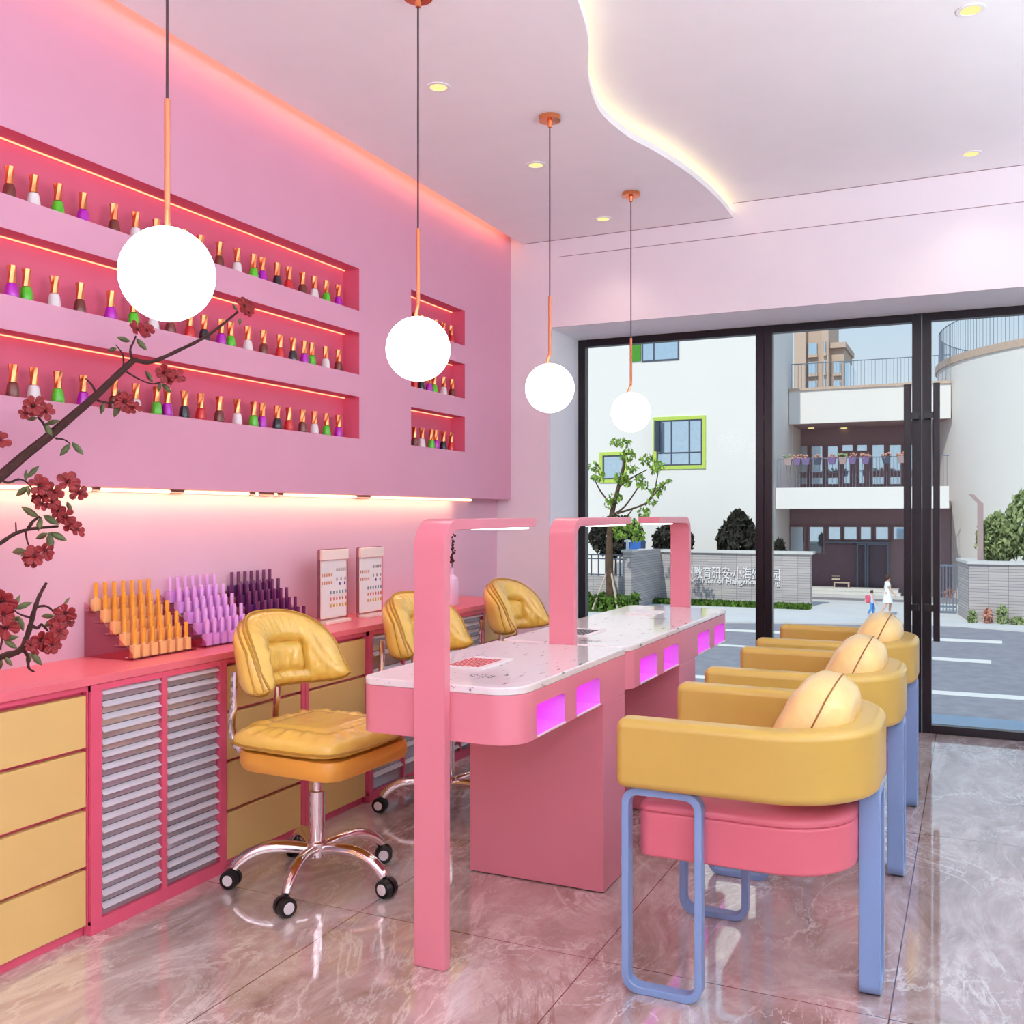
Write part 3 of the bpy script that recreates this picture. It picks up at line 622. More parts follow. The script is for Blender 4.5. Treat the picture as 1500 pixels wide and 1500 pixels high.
def swivel_chair(label):
    e = empty('swivel_chair'); tag(e, label, 'chair', 'yellow swivel chairs on castors')
    # seat base, cushion
    MB().loft([[(x * s, y * s, z) for x, y in rrect(-.2, .235, -.215, .215, (.12, .06, .06, .12), 6)] for s, z in ((.86, .392), (.97, .398), (1, .412), (1, .44), (.97, .455), (.8, .458))]).build('seat_base', 'orange', e)
    m, rim = puff(40, .225, .225, .055, .024, .007, 2, 4.5); c = m.build('seat_cushion', 'puffy', e, weld=True, sharp=80); c.location = (.015, 0, .478)
    MB().tube(rim, .0042, 6, closed=True).build('piping', 'piping', c)
    # back rest: front pad, back pad, piping
    A, B, ZM, HT, HB, PM = .212, .205, .668, .207, .05, math.radians(82)
    def pt(s, v, off, sc=1.0):
        ph = s * PM; zt = ZM + HT * sc * max(0, 1 - abs(s) ** 2.7) ** .62; zb = ZM - HB * sc * max(0, 1 - abs(s) ** 5) ** .5 + .004
        n = Vector((-math.cos(ph) / A, math.sin(ph) / B, 0)).normalized()
        return Vector((-A * math.cos(ph), B * math.sin(ph), zb + (zt - zb) * v)) + n * off + Vector((-.04 * (v - .5) * 1.0, 0, 0))
    def pad(f_in, f_out, sc, smax, ns=44, nv=22):
        m = MB()
        for fn in (f_in, f_out):
            vs = [pt(smax * (2 * i / ns - 1), j / nv, fn(2 * i / ns - 1, j / nv), sc) for i in range(ns + 1) for j in range(nv + 1)]
            m.add(vs, [(i * (nv + 1) + j, (i + 1) * (nv + 1) + j, (i + 1) * (nv + 1) + j + 1, i * (nv + 1) + j + 1) for i in range(ns) for j in range(nv)])
        return m
    def edge_e(s, v): return max(0, (1 - abs(s) ** 9) * (1 - abs(2 * v - 1) ** 4)) ** .5
    def groove(s, v):
        dx = abs(abs(s) - .46); dv = min(abs(v - .2), abs(v - .6)); inx = abs(s) < .48; inv = .17 < v < .63
        g = 0
        if inv: g = max(g, math.exp(-(dx / .035) ** 2))
        if inx: g = max(g, math.exp(-(dv / .035) ** 2))
        return g
    def wr(s, v): return .005 * math.sin(s * 46 + 3 * math.sin(v * 9)) * (.35 + abs(2 * v - 1)) + .002 * math.sin(s * 25 + v * 20)
    b = pad(lambda s, v: -(.058 - .026 * groove(s, v) + wr(s, v)) * edge_e(s, v), lambda s, v: .02 * edge_e(s, v), 1, .975).build('backrest', 'puffy', e, weld=True, sharp=80)
    pad(lambda s, v: .008 - .002 * edge_e(s, v), lambda s, v: .008 + .026 * edge_e(s, v), .95, .93).build('back_pad', 'puffy', b, weld=True, sharp=80)
    pad(lambda s, v: .022 - .002 * edge_e(s, v), lambda s, v: .022 + .026 * edge_e(s, v), .88, .84).build('back_shell', 'puffy', b, weld=True, sharp=80)
    for off, sc, sm in ((0, 1, .975), (.010, .95, .93), (.025, .88, .84)):
        loop = [pt(sm * (2 * i / 40 - 1), 1, off, sc) for i in range(41)] + [pt(sm * (1 - 2 * i / 40), 0, off, sc) for i in range(41)]
        q = [loop[0]]
        for z in loop[1:]:
            if (z - q[-1]).length > .004: q.append(z)
        MB().tube(q, .0042, 6, closed=True).build('piping', 'piping', b)
    for y in (-.105, .105):
        c = catmull([(-.13, y, .425), (-.2, y, .418), (-.252, y, .445), (-.268, y, .5), (-.26, y, .58), (-.262, y * .95, .68)], 6)
        MB().tube(c, .0115, 10).build('back_tube', 'chrome', e)
    MB().lathe([(.016, .3), (.016, .395), (.05, .396), (.05, .4), (.01, .4)], n=16).build('piston', 'chrome', e)
    MB().lathe([(.018, .13), (.026, .131), (.026, .30), (.022, .303), (.01, .303)], n=20).build('gas_column', 'chrome', e)
    MB().lathe([(.01, .085), (.03, .085), (.034, .09), (.034, .135), (.03, .14), (.01, .14)], n=20).build('hub', 'chrome', e)
    ax = [(.45, -.9), (.9, -.42), (-.35, -.92), (.3, -.95), (.85, .5)]
    for k in range(5):
        a = math.radians(1 + 72 * k); d = Vector((math.cos(a), math.sin(a), 0))
        c = catmull([tuple(d * r + Vector((0, 0, z))) for r, z in ((.02, .112), (.09, .122), (.16, .122), (.215, .104), (.25, .078), (.262, .062))], 5)
        MB().tube(c, [.0195 + .003 * math.sin(PI * i / len(c)) - .004 * i / len(c) for i in range(len(c))], 14, flat=.8).build('leg', 'chrome', e)
        q = d * .272; w = Vector((*(ax[(k * 2 + 3) % 5]), 0)).normalized()
        if k == 0: w = Vector((-.1, -1, 0)).normalized()
        if k == 4: w = Vector((.93, -.36, 0)).normalized()
        if k == 3: w = Vector((.3, -.95, 0)).normalized()
        if k == 1: w = Vector((.55, -.83, 0)).normalized()
        if k == 2: w = Vector((.95, .3, 0)).normalized()
        cs = MB().lathe([(.012, -.024), (.027, -.024), (.0295, -.02), (.0295, -.004), (.022, -.003), (.022, .003), (.0295, .004), (.0295, .02), (.027, .024), (.012, .024)], q + Vector((0, 0, .0297)), 24, w)
        cs.lathe([(.008, .045), (.008, .07)], (q.x - d.x * .008, q.y - d.y * .008, 0), 10)
        cs = cs.build('castor', 'black', e)
        for s in (-1, 1): MB().lathe([(.004, 0), (.0165, 0), (.0175, .002), (.016, .0035), (.004, .004)] if s > 0 else [(.004, -.004), (.016, -.0035), (.0175, -.002), (.0165, 0), (.004, 0)], q + Vector((0, 0, .0297)) + w * s * .0235, 20, w).build('wheel_cap', 'capwhite', cs)
    return e
ch = swivel_chair('yellow padded swivel chair nearest the camera, fully in view left of lamp post'); ch.location = (-1.935, 2.647, 0); ch.rotation_euler.z = math.radians(-3)
c2 = copy_tree(ch); c2.location = (-1.925, 3.515, 0); c2.rotation_euler.z = math.radians(-8); tag(c2, 'yellow padded swivel chair half hidden behind the first pink lamp post', 'chair', 'yellow swivel chairs on castors')
c3 = copy_tree(ch); c3.location = (-1.925, 4.43, 0); c3.rotation_euler.z = math.radians(-2); tag(c3, 'yellow padded swivel chair nearest the window, beside the second pink lamp post', 'chair', 'yellow swivel chairs on castors')

# ================================================================== TUB CHAIRS
def u_outline(xf, xb, hw, th, Rc, n=14):
    """plan of a U: outer and inner line; opening towards -x"""
    def side(w, b, R): return [(xf, -w)] + [(b - R + R * math.cos(a), -w + R + R * math.sin(a)) for a in [-PI / 2 + i * PI / 2 / n for i in range(n + 1)]] + [(b - R + R * math.cos(a), w - R + R * math.sin(a)) for a in [i * PI / 2 / n for i in range(n + 1)]] + [(xf, w)]
    return side(hw, xb, Rc) + side(hw - th, xb - th, Rc - th)[::-1]
def tub_chair(label):
    e = empty('tub_chair'); tag(e, label, 'chair', 'yellow tub chairs with blue legs')
    MB().prism(u_outline(-.31, .297, .318, .078, .25), 'z', .517, .69).build('arm_shell', 'leather', e, bevel=.022, seg=5)
    pl = rrect(-.268, .2422, -.262, .262, (.03, .18, .18, .03), 10)
    MB().prism(pl, 'z', .338, .452).build('seat_base', 'seat', e, bevel=.008, seg=3)
    MB().loft([[(-.02 + (x + .02) * s, y * s, z) for x, y in pl] for s, z in ((.985, .451), (1, .456), (.99, .466), (.95, .476), (.86, .486), (.6, .495), (.25, .498))]).build('seat_pad', 'seat', e, sharp=60)
    for y in (-.29, .252):
        MB().ring(rrect(-.302, -.097, 0, .5155, .042, 6), rrect(-.283, -.116, .019, .4965, .026, 6), 'y', y, y + .038).build('front_leg', 'blue', e, bevel=.003, seg=2)
    MB().ring(rrect(-.07, .07, 0, .5165, .035, 6), rrect(-.052, .052, .018, .4985, .02, 6), 'x', .243, .294).build('back_leg', 'blue', e, bevel=.003, seg=2)
    return e
TY = (2.66, 3.555, 4.412)
tl = ('yellow tub chair with blue legs nearest the camera', 'yellow tub chair, middle of the row of three', 'yellow tub chair nearest the glass doors')
t1 = tub_chair(tl[0]); t1.location = (-.5, TY[0], 0)
for k in (1, 2):
    q = copy_tree(t1); q.location = (-.5, TY[k], 0); tag(q, tl[k], 'chair', 'yellow tub chairs with blue legs')
def pillow(label):
    e = empty('throw_pillow'); tag(e, label, 'pillow', 'pale yellow pillows on the tub chairs')
    m = MB(); n = 26
    def P(i, j, s):
        u, v = 2 * i / n - 1, 2 * j / n - 1
        k = .15; y = .182 * u * (1 - k * v * v); z = .158 * v * (1 - k * u * u)
        t = .086 * (max(0, 1 - abs(u) ** 5) * max(0, 1 - abs(v) ** 3)) ** .42
        w = .0022 * math.sin(u * 9 + v * 5) * math.sin(v * 7 - u * 3)
        return (s * (t + w * (t / .078)), y, z)
    for s in (1, -1): m.add([P(i, j, s) for i in range(n + 1) for j in range(n + 1)], [(i * (n + 1) + j, (i + 1) * (n + 1) + j, (i + 1) * (n + 1) + j + 1, i * (n + 1) + j + 1) for i in range(n) for j in range(n)])
    b = m.build('cover', 'pillow', e, weld=True, sharp=80)
    rim = [P(i, 0, 1) for i in range(n)] + [P(n, j, 1) for j in range(n)] + [P(i, n, 1) for i in range(n, 0, -1)] + [P(0, j, 1) for j in range(n, 0, -1)]
    MB().tube([(0, y, z) for _, y, z in rim], .0022, 6, closed=True).build('seam', 'seam', e); return e
pl = ('pale yellow pillow leaning in the tub chair nearest the camera', 'pale yellow pillow leaning in the middle tub chair', 'pale yellow pillow in the tub chair nearest the doors')
p1 = pillow(pl[0])
for k in range(3):
    q = p1 if k == 0 else copy_tree(p1); q.location = (-.5 + .125, TY[k], .637); q.rotation_euler = (.03, math.radians(25), 0)
    if k: tag(q, pl[k], 'pillow', 'pale yellow pillows on the tub chairs')

# ================================================================== LIGHTS ONE CAN SEE
def pendant(label):
    e = empty('pendant_lamp'); tag(e, label, 'pendant lamp', 'globe pendant lamps'); z0 = 1.712; R = .1
    MB().lathe([(.01, ZC), (.045, ZC), (.045, ZC - .018), (.012, ZC - .02), (.008, ZC - .045), (.002, ZC - .045)], n=24).build('canopy', 'copper', e)
    MB().tube([(0, 0, ZC - .03), (0, 0, 2.08)], .003, 8).build('cable', 'cable', e)
    d = Vector((-.7, .716, 0)).normalized() * .05
    c = [(0, 0, 2.085), (0, 0, 1.86), (0, 0, 1.852), tuple(d * .2 + Vector((0, 0, 1.842))), tuple(d + Vector((0, 0, z0 + R * .86)))]
    MB().tube(c, .0062, 10).build('stem', 'copperlight', e)
    MB().sphere((0, 0, z0), R, 36, 20).build('globe', 'globe', e); return e
pn = pendant('white globe pendant nearest the camera, in front of the long niches')
for k, lb in enumerate((None, 'white globe pendant in front of the short niches', 'white globe pendant before the end wall corner', 'white globe pendant in front of the shop window')):
    q = pn if k == 0 else copy_tree(pn); q.location = (-1.559, 1.601 + 1.053 * k, 0)
    if k: tag(q, lb, 'pendant lamp', 'globe pendant lamps')
def downlight(z):
    e = empty('downlight'); MB().ring([(.045 * math.cos(a), .045 * math.sin(a)) for a in [i * PI / 14 for i in range(28)]], [(.033 * math.cos(a), .033 * math.sin(a)) for a in [i * PI / 14 for i in range(28)]], 'z', -.004, .0).build('ring', 'white', e)
    MB().lathe([(.002, -.002), (.033, -.002), (.033, -.0005), (.002, -.0005)], n=28).build('lens', 'lens', e); return e
d0 = downlight(0)
for k, (x, y, z, lb) in enumerate(((-1.832, 3.27, ZC, 'round downlight in the lower ceiling nearest the camera'), (-1.832, 4.19, ZC, 'round downlight in the lower ceiling beside the third pendant'), (-1.832, 5.11, ZC, 'round downlight in the lower ceiling nearest the end wall'), (-.006, 3.66, ZU, 'round downlight in the upper ceiling near the top right corner'), (-.006, 5.12, ZU, 'round downlight in the upper ceiling nearest the shopfront'))):
    q = d0 if k == 0 else copy_tree(d0); q.location = (x, y, z); tag(q, lb, 'downlight', 'recessed downlights')

# ================================================================== OUTDOORS (street level lies below the shop's terrace)
ZS = -2.6
def gp(x, y, z=ZS): return on_z(x, y, z)
struct(MB().box(-6, 7, YW + .062, 6.55, -.4, -.02).build('terrace', 'terrace'))
struct(MB().box(-6, 7, YW + .1, 6.5, ZS, -.4).build('terrace_wall', 'cap'))
struct(MB().box(-70, 70, 6.2, 260, ZS - .3, ZS).build('street', 'asphalt'))
def flat(name, pts, mat, z0, z1): return MB().prism([(p[0], p[1]) for p in pts], 'z', z0, z1).build(name, mat)
side = [gp(*q) for q in ((700, 906), (900, 911), (1060, 913), (1180, 914), (1335, 916), (1400, 918), (1500, 926), (1640, 940))]
struct(flat('pavement', side + [Vector((30, 44.9, 0)), Vector((-45, 44.9, 0))], 'paving', ZS, ZS + .06))
def line(a, b, w0, w1, nm='road_marking'):
    p = [gp(a[0], a[1] - w0 / 2), gp(b[0], b[1] - w1 / 2), gp(b[0], b[1] + w1 / 2), gp(a[0], a[1] + w0 / 2)]
    return struct(flat(nm, p, 'mark', ZS + .001, ZS + .008))
line((1000, 990), (1640, 1032), 4, 6); line((1040, 922), (1468, 941), 3, 4); line((1040, 944), (1452, 970), 2, 4.5)
YFAC = 45.0
# --- left white building with lime framed windows
bl = empty('apartment_house', (-14, 48, ZS)); tag(bl, 'big plain white building with lime framed windows across the street', 'building'); BLO = Vector(bl.location)
XC = on_y(1133, 700, YFAC).x
MB().box(-34 - BLO.x, XC - BLO.x, YFAC - BLO.y, 50.2 - BLO.y, 0, 22).build('wall', 'render', bl)
def window(parent, PO, px0, py0, px1, py1, Y, mullions, transom, surround='lime', sw=.16, fr='slate'):
    a, b = on_y(px0, py0, Y), on_y(px1, py1, Y); x0, x1, z1, z0 = a.x - PO.x, b.x - PO.x, (a.z + height(py0, (b.x, Y))) / 2 - PO.z, (b.z + height(py1, (a.x, Y))) / 2 - PO.z; y = Y - PO.y
    w = MB()
    if surround: w.ring(rrect(x0 - sw, x1 + sw, z0 - sw, z1 + sw, 0), rrect(x0, x1, z0, z1, 0), 'y', y - .06, y + .01)
    o = w.build('window_surround', surround or fr, parent) if surround else None
    f = MB(); t = .07; f.ring(rrect(x0, x1, z0, z1, 0), rrect(x0 + t, x1 - t, z0 + t, z1 - t, 0), 'y', y - .035, y + .02)
    for m in mullions: xx = x0 + (x1 - x0) * m; f.box(xx - t * .5, xx + t * .5, y - .03, y + .01, z0 + .02, z1 - .02)
    for m in transom: zz = z0 + (z1 - z0) * m; f.box(x0 + .02, x1 - .02, y - .028, y + .01, zz - t * .5, zz + t * .5)
    wi = f.build('window', fr, parent); MB().box(x0 + .03, x1 - .03, y - .012, y - .004, z0 + .03, z1 - .03).build('pane', 'pane_tint', wi); return wi, (x0, x1, z0, z1, y)
wi, (x0, x1, z0, z1, y) = window(bl, BLO, 962, 615, 1029, 682, YFAC, (.33, .72), (.28,))
MB().box(x0 + .1, x0 + .16, y - .75, y - .05, z0 + .65, z1 - .05).build('open_sash', 'slate', wi)
window(bl, BLO, 883, 667, 914, 702, YFAC, (), ())
window(bl, BLO, 940, 500, 995, 529, YFAC, (.33,), (), None)
a, b = on_y(925, 500, YFAC), on_y(939, 529, YFAC); MB().box(a.x - BLO.x, b.x - BLO.x, -3.06, -2.98, b.z - ZS, a.z - ZS + .3).build('shutter', 'green', bl)
# --- middle building with balcony and entrance
XM1 = -.9
bm_ = empty('balcony_building', (-3, 50, ZS)); tag(bm_, 'white building with deep balcony, hanging pots and glazed ground floor entrance', 'building'); BO2 = Vector(bm_.location)
def bx(name, mat, x0, x1, y0, y1, z0, z1, par=None): return MB().box(x0 - BO2.x, x1 - BO2.x, y0 - BO2.y, y1 - BO2.y, z0 - BO2.z, z1 - BO2.z).build(name, mat, par or bm_)
Y1, Y2, Y3, Y4 = 45.3, 49.0, 52.6, 49.3
zl1, zl0 = height(714, (-6, Y1)), height(745, (-6, Y1)); zu1, zu0 = height(570, (-6, Y2)), height(619, (-6, Y2))
bx('parapet', 'render', XC + .02, XM1, Y1, Y1 + .3, zl0, zl1); bx('balcony_floor', 'soffit', XC + .02, XM1, Y1 + .3, Y4 + 2, zl0 + .02, zl0 + .35)
bx('parapet', 'render', XC + .02, XM1, Y2, Y2 + .3, zu0, zu1); bx('roof_slab', 'soffit', XC + .02, XM1, Y2 + .3, Y3 + 3, zu0 + .02, zu0 + .4)
bx('coping', 'sand', XC + .02, XM1, Y2 - .08, Y2 + .34, zu1, zu1 + .12)
bx('upper_wall', 'brown', XC + .02, XM1, Y3, Y3 + .3, zl1 - .3, zu0 + .1); bx('lower_wall', 'brown', XC + .02, XM1, Y4, Y4 + .3, ZS, zl0 + .1)
for px0, px1 in ((1170, 1184), (1187, 1206.5), (1211, 1229)): window(bm_, BO2, px0, 652, px1, 694, Y3 - .05, (), (), None, fr='brown'); window(bm_, BO2, px0, 698, px1, 711, Y3 - .05, (), (), None, fr='brown')
for px0, px1 in ((1232, 1251), (1254, 1272)): window(bm_, BO2, px0, 650, px1, 662, Y3 - .05, (), (), None, fr='brown'); window(bm_, BO2, px0 + 3, 667, px1 - 4, 710, Y3 - .05, (), (), None, fr='brown')
for px0, px1 in ((1276, 1297), (1301, 1322), (1325, 1345)): window(bm_, BO2, px0, 650, px1, 692, Y3 - .05, (), (), None, fr='brown'); window(bm_, BO2, px0, 697, px1, 711, Y3 - .05, (), (), None, fr='brown')
for px in (1188, 1236, 1284, 1340): p = on_z(px, 627, zu0 + .01); MB().lathe([(.01, -.02), (.16, -.02), (.16, .01), (.01, .01)], p - BO2, 14).build('soffit_lamp', 'lens', bm_)
for px in (1176, 1228, 1289, 1350): p = on_z(px, 747.3, zl0 + .01); MB().lathe([(.01, -.02), (.2, -.02), (.2, .01), (.01, .01)], p - BO2, 14).build('soffit_lamp', 'lens', bm_)
bx('side_wall', 'render', XC + .003, XC + .015, 50.2, Y3 + .3, ZS, zu1)
# balcony rail, roof rail
def railing(name, x0, x1, Y, z0, z1, step):
    m = MB().box(x0 - BO2.x, x1 - BO2.x, Y - .02 - BO2.y, Y + .02 - BO2.y, z1 - .03 - BO2.z, z1 + .01 - BO2.z); x = x0
    while x < x1: m.box(x - .009 - BO2.x, x + .009 - BO2.x, Y - .009 - BO2.y, Y + .009 - BO2.y, z0 - BO2.z, z1 - BO2.z); x += step
    m.build(name, 'rail', bm_)
railing('balcony_railing', XC + .1, XM1, Y1 + .12, zl1, height(670, (-5, Y1)), .14)
railing('roof_railing', XC + .1, XM1, Y2 + .2, zu1, height(527, (-5, Y2)), .16)
# ground floor glazing and entrance
for px0, px1, py1 in ((1156, 1180, 812), (1184, 1208, 812), (1212, 1233, 792), (1235, 1257, 792), (1259, 1278, 792), (1281, 1303, 792), (1307, 1330, 792)): window(bm_, BO2, px0, 770, px1, py1, Y4 - .05, (), (), None, fr='brown')
def ent(name, mat, px0, py0, px1, py1, ya, yb, par=None):
    a, b = on_y(px0, py0, ya), on_y(px1, py1, ya); return bx(name, mat, a.x, b.x, ya, yb, max(b.z, ZS + .02), a.z, par)
ent('lobby_recess', 'roomdark', 1190, 797, 1300, 872, Y4 - .04, Y4 + .02)
for px0, px1 in ((1255, 1269), (1270, 1302)):
    a, b = on_y(px0, 796, Y4 - .2), on_y(px1, 868, Y4 - .2)
    d = MB().ring(rrect(a.x - BO2.x, b.x - BO2.x, b.z - ZS, a.z - ZS, 0), rrect(a.x - BO2.x + .07, b.x - BO2.x - .07, b.z - ZS + .1, a.z - ZS - .07, 0), 'y', Y4 - .24 - BO2.y, Y4 - .18 - BO2.y).build('entrance_door', 'rail', bm_)
    MB().box(a.x - BO2.x + .06, b.x - BO2.x - .06, Y4 - .215 - BO2.y, Y4 - .205 - BO2.y, b.z - ZS + .09, a.z - ZS - .06).build('pane', 'glass', d)
a, b = on_y(1210, 793, Y4 - .3), on_y(1305, 796, Y4 - .3); bx('door_lintel', 'rail', a.x, b.x, Y4 - .3, Y4 - .04, b.z, a.z)
za = height(868, (-4, Y4 - 1.5)); st = gp(1186, 880)
for k in range(3): bx('step', 'cap', on_y(1192 - 4 * k, 870, Y4).x, on_y(1318 + 5 * k, 870, Y4).x, Y4 - 1.3 - .5 * k, Y4 - .8 - .5 * k if k else Y4 - .3, ZS, ZS + .12 * (3 - k))
# tiny bench in the lobby
b0 = on_y(1233, 868, Y4 - .75); tb = empty('bench', (b0.x, Y4 - .75, ZS + .36)); tag(tb, 'small pale wooden bench beside the open entrance door', 'bench')
MB().box(-.35, .35, -.16, .16, .2, .25).build('seat', 'stake', tb); q = MB()
for z in (.35, .5): q.box(-.42, -.36 + .3, -.16, -.12, z, z + .08)
q.build('backrest', 'stake', tb)
for x in (-.32, .32): MB().box(x - .03, x + .03, -.15, .15, 0, .2).build('leg', 'stake', tb)
# pots hung on the balcony rail
zr = height(670, (-5, Y1))
def pot(px, kind, label):
    c = on_y(px, 676, Y1 - .1); e = empty('hanging_pot', (c.x, Y1 - .18, zr - .3)); tag(e, label, 'plant pot', 'pots hung on the balcony rail')
    MB().loft([[(sx * w, sy * w * .7, z) for sx, sy in ((-1, -1), (1, -1), (1, 1), (-1, 1))] for w, z in ((.12, 0), (.17, .3))]).build('pot', kind, e)
    m = MB(); rn = random.Random(int(px))
    for i in range(16): m.sphere((rn.uniform(-.2, .2), rn.uniform(-.1, .1), .28 + rn.uniform(-.05, .17)), rn.uniform(.03, .06), 6, 4)
    m.build('plant', 'paleleaf' if px in (1155, 1235) else 'flower', e, sharp=80)
for i, (px, kd) in enumerate(((1155, 'soffit'), (1168, 'plum'), (1181, 'plum'), (1198, 'slate'), (1219, 'plum'), (1235, 'soffit'), (1249, 'plum'), (1268, 'plum'), (1298, 'slate'), (1321, 'soffit'))):
    pot(px, kd, 'small flower pot on the balcony rail, %s from the left' % ORD[i])
# --- round white building on the right
rb = empty('round_building', (0, 0, 0)); tag(rb, 'round white building with railed roof terrace behind the right wall', 'building')
ca = math.radians(34.8 - 25 + 0); dc = 54.0
cx = Vector((FW * math.cos(math.radians(34.8)) + RT * math.sin(math.radians(34.8)))) * (dc / math.cos(0)); R = 10.8; cx = Vector((cx.x, cx.y, 0))
zt = 8.04
rb.location = (cx.x, cx.y, ZS)
MB().lathe([(.1, 0), (R, 0), (R, zt - ZS), (.1, zt - ZS)], n=96).build('wall', 'render', rb)
MB().lathe([(R - .3, zt - ZS), (R + .07, zt - ZS), (R + .07, zt + .32 - ZS), (R - .3, zt + .32 - ZS)], n=96).build('coping', 'sand', rb)
MB().tube([((R - .1) * math.cos(a), (R - .1) * math.sin(a), zt + 1.9 - ZS) for a in [i * PI / 60 for i in range(120)]], .022, 6, closed=True).build('handrail', 'rail', rb)
m = MB()
for i in range(300): a = 2 * PI * i / 300; m.box((R - .1) * math.cos(a) - .012, (R - .1) * math.cos(a) + .012, (R - .1) * math.sin(a) - .012, (R - .1) * math.sin(a) + .012, zt + .3 - ZS, zt + 1.9 - ZS)
struct(m.build('railing_bars', 'rail', rb), 'stuff')
# --- distant tower
tb = empty('tower_block', (0, 0, 0)); tag(tb, 'tall sandy apartment tower far behind the roof railing', 'building'); YT = 165.0
def tx(px): return on_y(px, 500, YT).x
tb.location = (tx(1195), YT, ZS); TO = Vector(tb.location)
def tbox(nm, mt, px0, px1, pytop, y0, y1):
    z = height(pytop, (tx(px0), YT)); return MB().box(tx(px0) - TO.x, tx(px1) - TO.x, y0, y1, 0, z - ZS).build(nm, mt, tb)
tbox('wing', 'sand', 1163, 1180, 440, 0, 12); tbox('wing', 'sand', 1180, 1203, 440, 1.5, 14); tbox('wing', 'sand', 1203, 1213, 460, .5, 14); tbox('wing', 'sand', 1213, 1234, 508, 2.5, 14); tbox('wing', 'pane_tint', 1234, 1241, 528, 3, 14)
zc_ = height(508, (tx(1212), YT)) - ZS; MB().box(tx(1211) - TO.x, tx(1237) - TO.x, 1.6, 14.5, zc_, zc_ + .9).build('cornice', 'sand', tb)
for (px0, px1, yy) in ((1180, 1198, 1.5), (1204, 1212, .5), (1216, 1232, 2.5)):
    zz = 8.0
    while zz < height(486 if px0 < 1210 else 512, (tx(px0), YT)) - ZS - 2:
        MB().box(tx(px0) - TO.x + .3, tx(px1) - TO.x - .3, yy - .35, yy + .1, zz, zz + 1.9).build('window_band', 'pane_tint', tb); MB().box(tx(px0) - TO.x + .2, tx(px1) - TO.x - .2, yy - .6, yy + .1, zz - .45, zz).build('balcony_ledge', 'sand', tb); zz += 3.1
# --- sign wall and fence wall
swl = empty('sign_wall', (0, 0, ZS)); tag(swl, 'grey tiled wall with white lettering along the pavement', 'wall')
w0, w1 = gp(936, 884), gp(1187, 889); YWL = (w0.y + w1.y) / 2; XW0, XW1 = on_y(936, 880, YWL).x, on_y(1187, 880, YWL).x; zw = height(810, ((XW0 + XW1) / 2, YWL)) - ZS
swl.location = ((XW0 + XW1) / 2, YWL, ZS); hw = (XW1 - XW0) / 2
MB().box(-hw, hw, 0, .45, 0, zw).build('tiled_face', 'wall', swl)
MB().box(-hw - .05, hw + .12, -.1, .55, zw, zw + .11).build('coping', 'cap', swl)
def lettering(txt, px0, px1, py0, py1, name):
    a, b = on_y(px0, py1, YWL), on_y(px1, py0, YWL); cu = bpy.data.curves.new(name, 'FONT'); cu.body = txt; cu.size = 1; cu.extrude = .03; cu.align_x = 'LEFT'
    o = bpy.data.objects.new(name, cu); COL.objects.link(o); o.parent = swl; cu.materials.append(M['white']); bpy.context.view_layer.update()
    d = o.dimensions; s = (b.x - a.x) / max(d.x, .01); sy = (b.z - a.z) / max(d.y, .01)
    o.rotation_euler = (PI / 2, 0, 0); o.scale = (s, sy, 1); o.location = (a.x - swl.location.x, -.035, a.z - ZS); return o
lettering('\u676d\u5dde\u6559\u80b2\u7814\u5b89\u00b7\u5c0f\u6d77\u5e7c\u5b50\u56ed', 990, 1142, 830, 845, 'sign_lettering')
lettering('Kindergarten of Hangzhou Sheng', 988, 1142, 847, 852.5, 'sign_lettering')
fwl = empty('fence_wall', (0, 0, ZS)); tag(fwl, 'low tiled wall with pillar and dark bar fence behind the street tree', 'wall')
f0 = gp(850, 893); YFL = gp(920, 895).y; XA, XB, XPc = on_y(780, 880, YFL).x, on_y(925, 880, YFL).x, on_y(912, 880, YFL).x
fwl.location = (XPc, YFL, ZS); zl = height(845, (XPc, YFL)) - ZS; zp = height(809, (XPc, YFL)) - ZS
MB().box(XA - XPc, 0, .05, .35, 0, zl).build('low_wall', 'wall', fwl); MB().box(0, XB - XPc, 0, YWL - YFL + .4, 0, zp).build('pillar', 'wall', fwl); MB().box(-.05, XB - XPc + .05, -.06, .6, zp, zp + .1).build('pillar_cap', 'cap', fwl)
x = XA - XPc + .1; k = 0
while x < -.05: MB().box(x - .02, x + .02, .15, .2, zl, zp - .12).build('fence_bar', 'slate', fwl); x += .3
for z in (zl + .04, zp - .3, zp - .14): MB().box(XA - XPc, 0, .14, .21, z, z + .04).build('fence_rail', 'slate', fwl)
gl = MB().lathe([(.06, 0), (.06, .3), (.14, .3), (.14, .36), (.02, .4)], (XPc + .12, YFL + .25, ZS + zp + .1), 10).build('pillar_lamp', 'white'); tag(gl, 'small white lamp on top of the fence pillar', 'lamp')
bb = MB().loft([[(sx * w, sy * w, z) for sx, sy in ((-1, -1), (1, -1), (1, 1), (-1, 1))] for w, z in ((.3, 0), (.36, 2.6))]).build('recycling_bin', 'bluebin'); p = on_y(931, 800, YWL + 1.2); bb.location = (p.x, YWL + 1.2, ZS); tag(bb, 'blue bin showing above the wall beside the pillar lamp', 'bin')
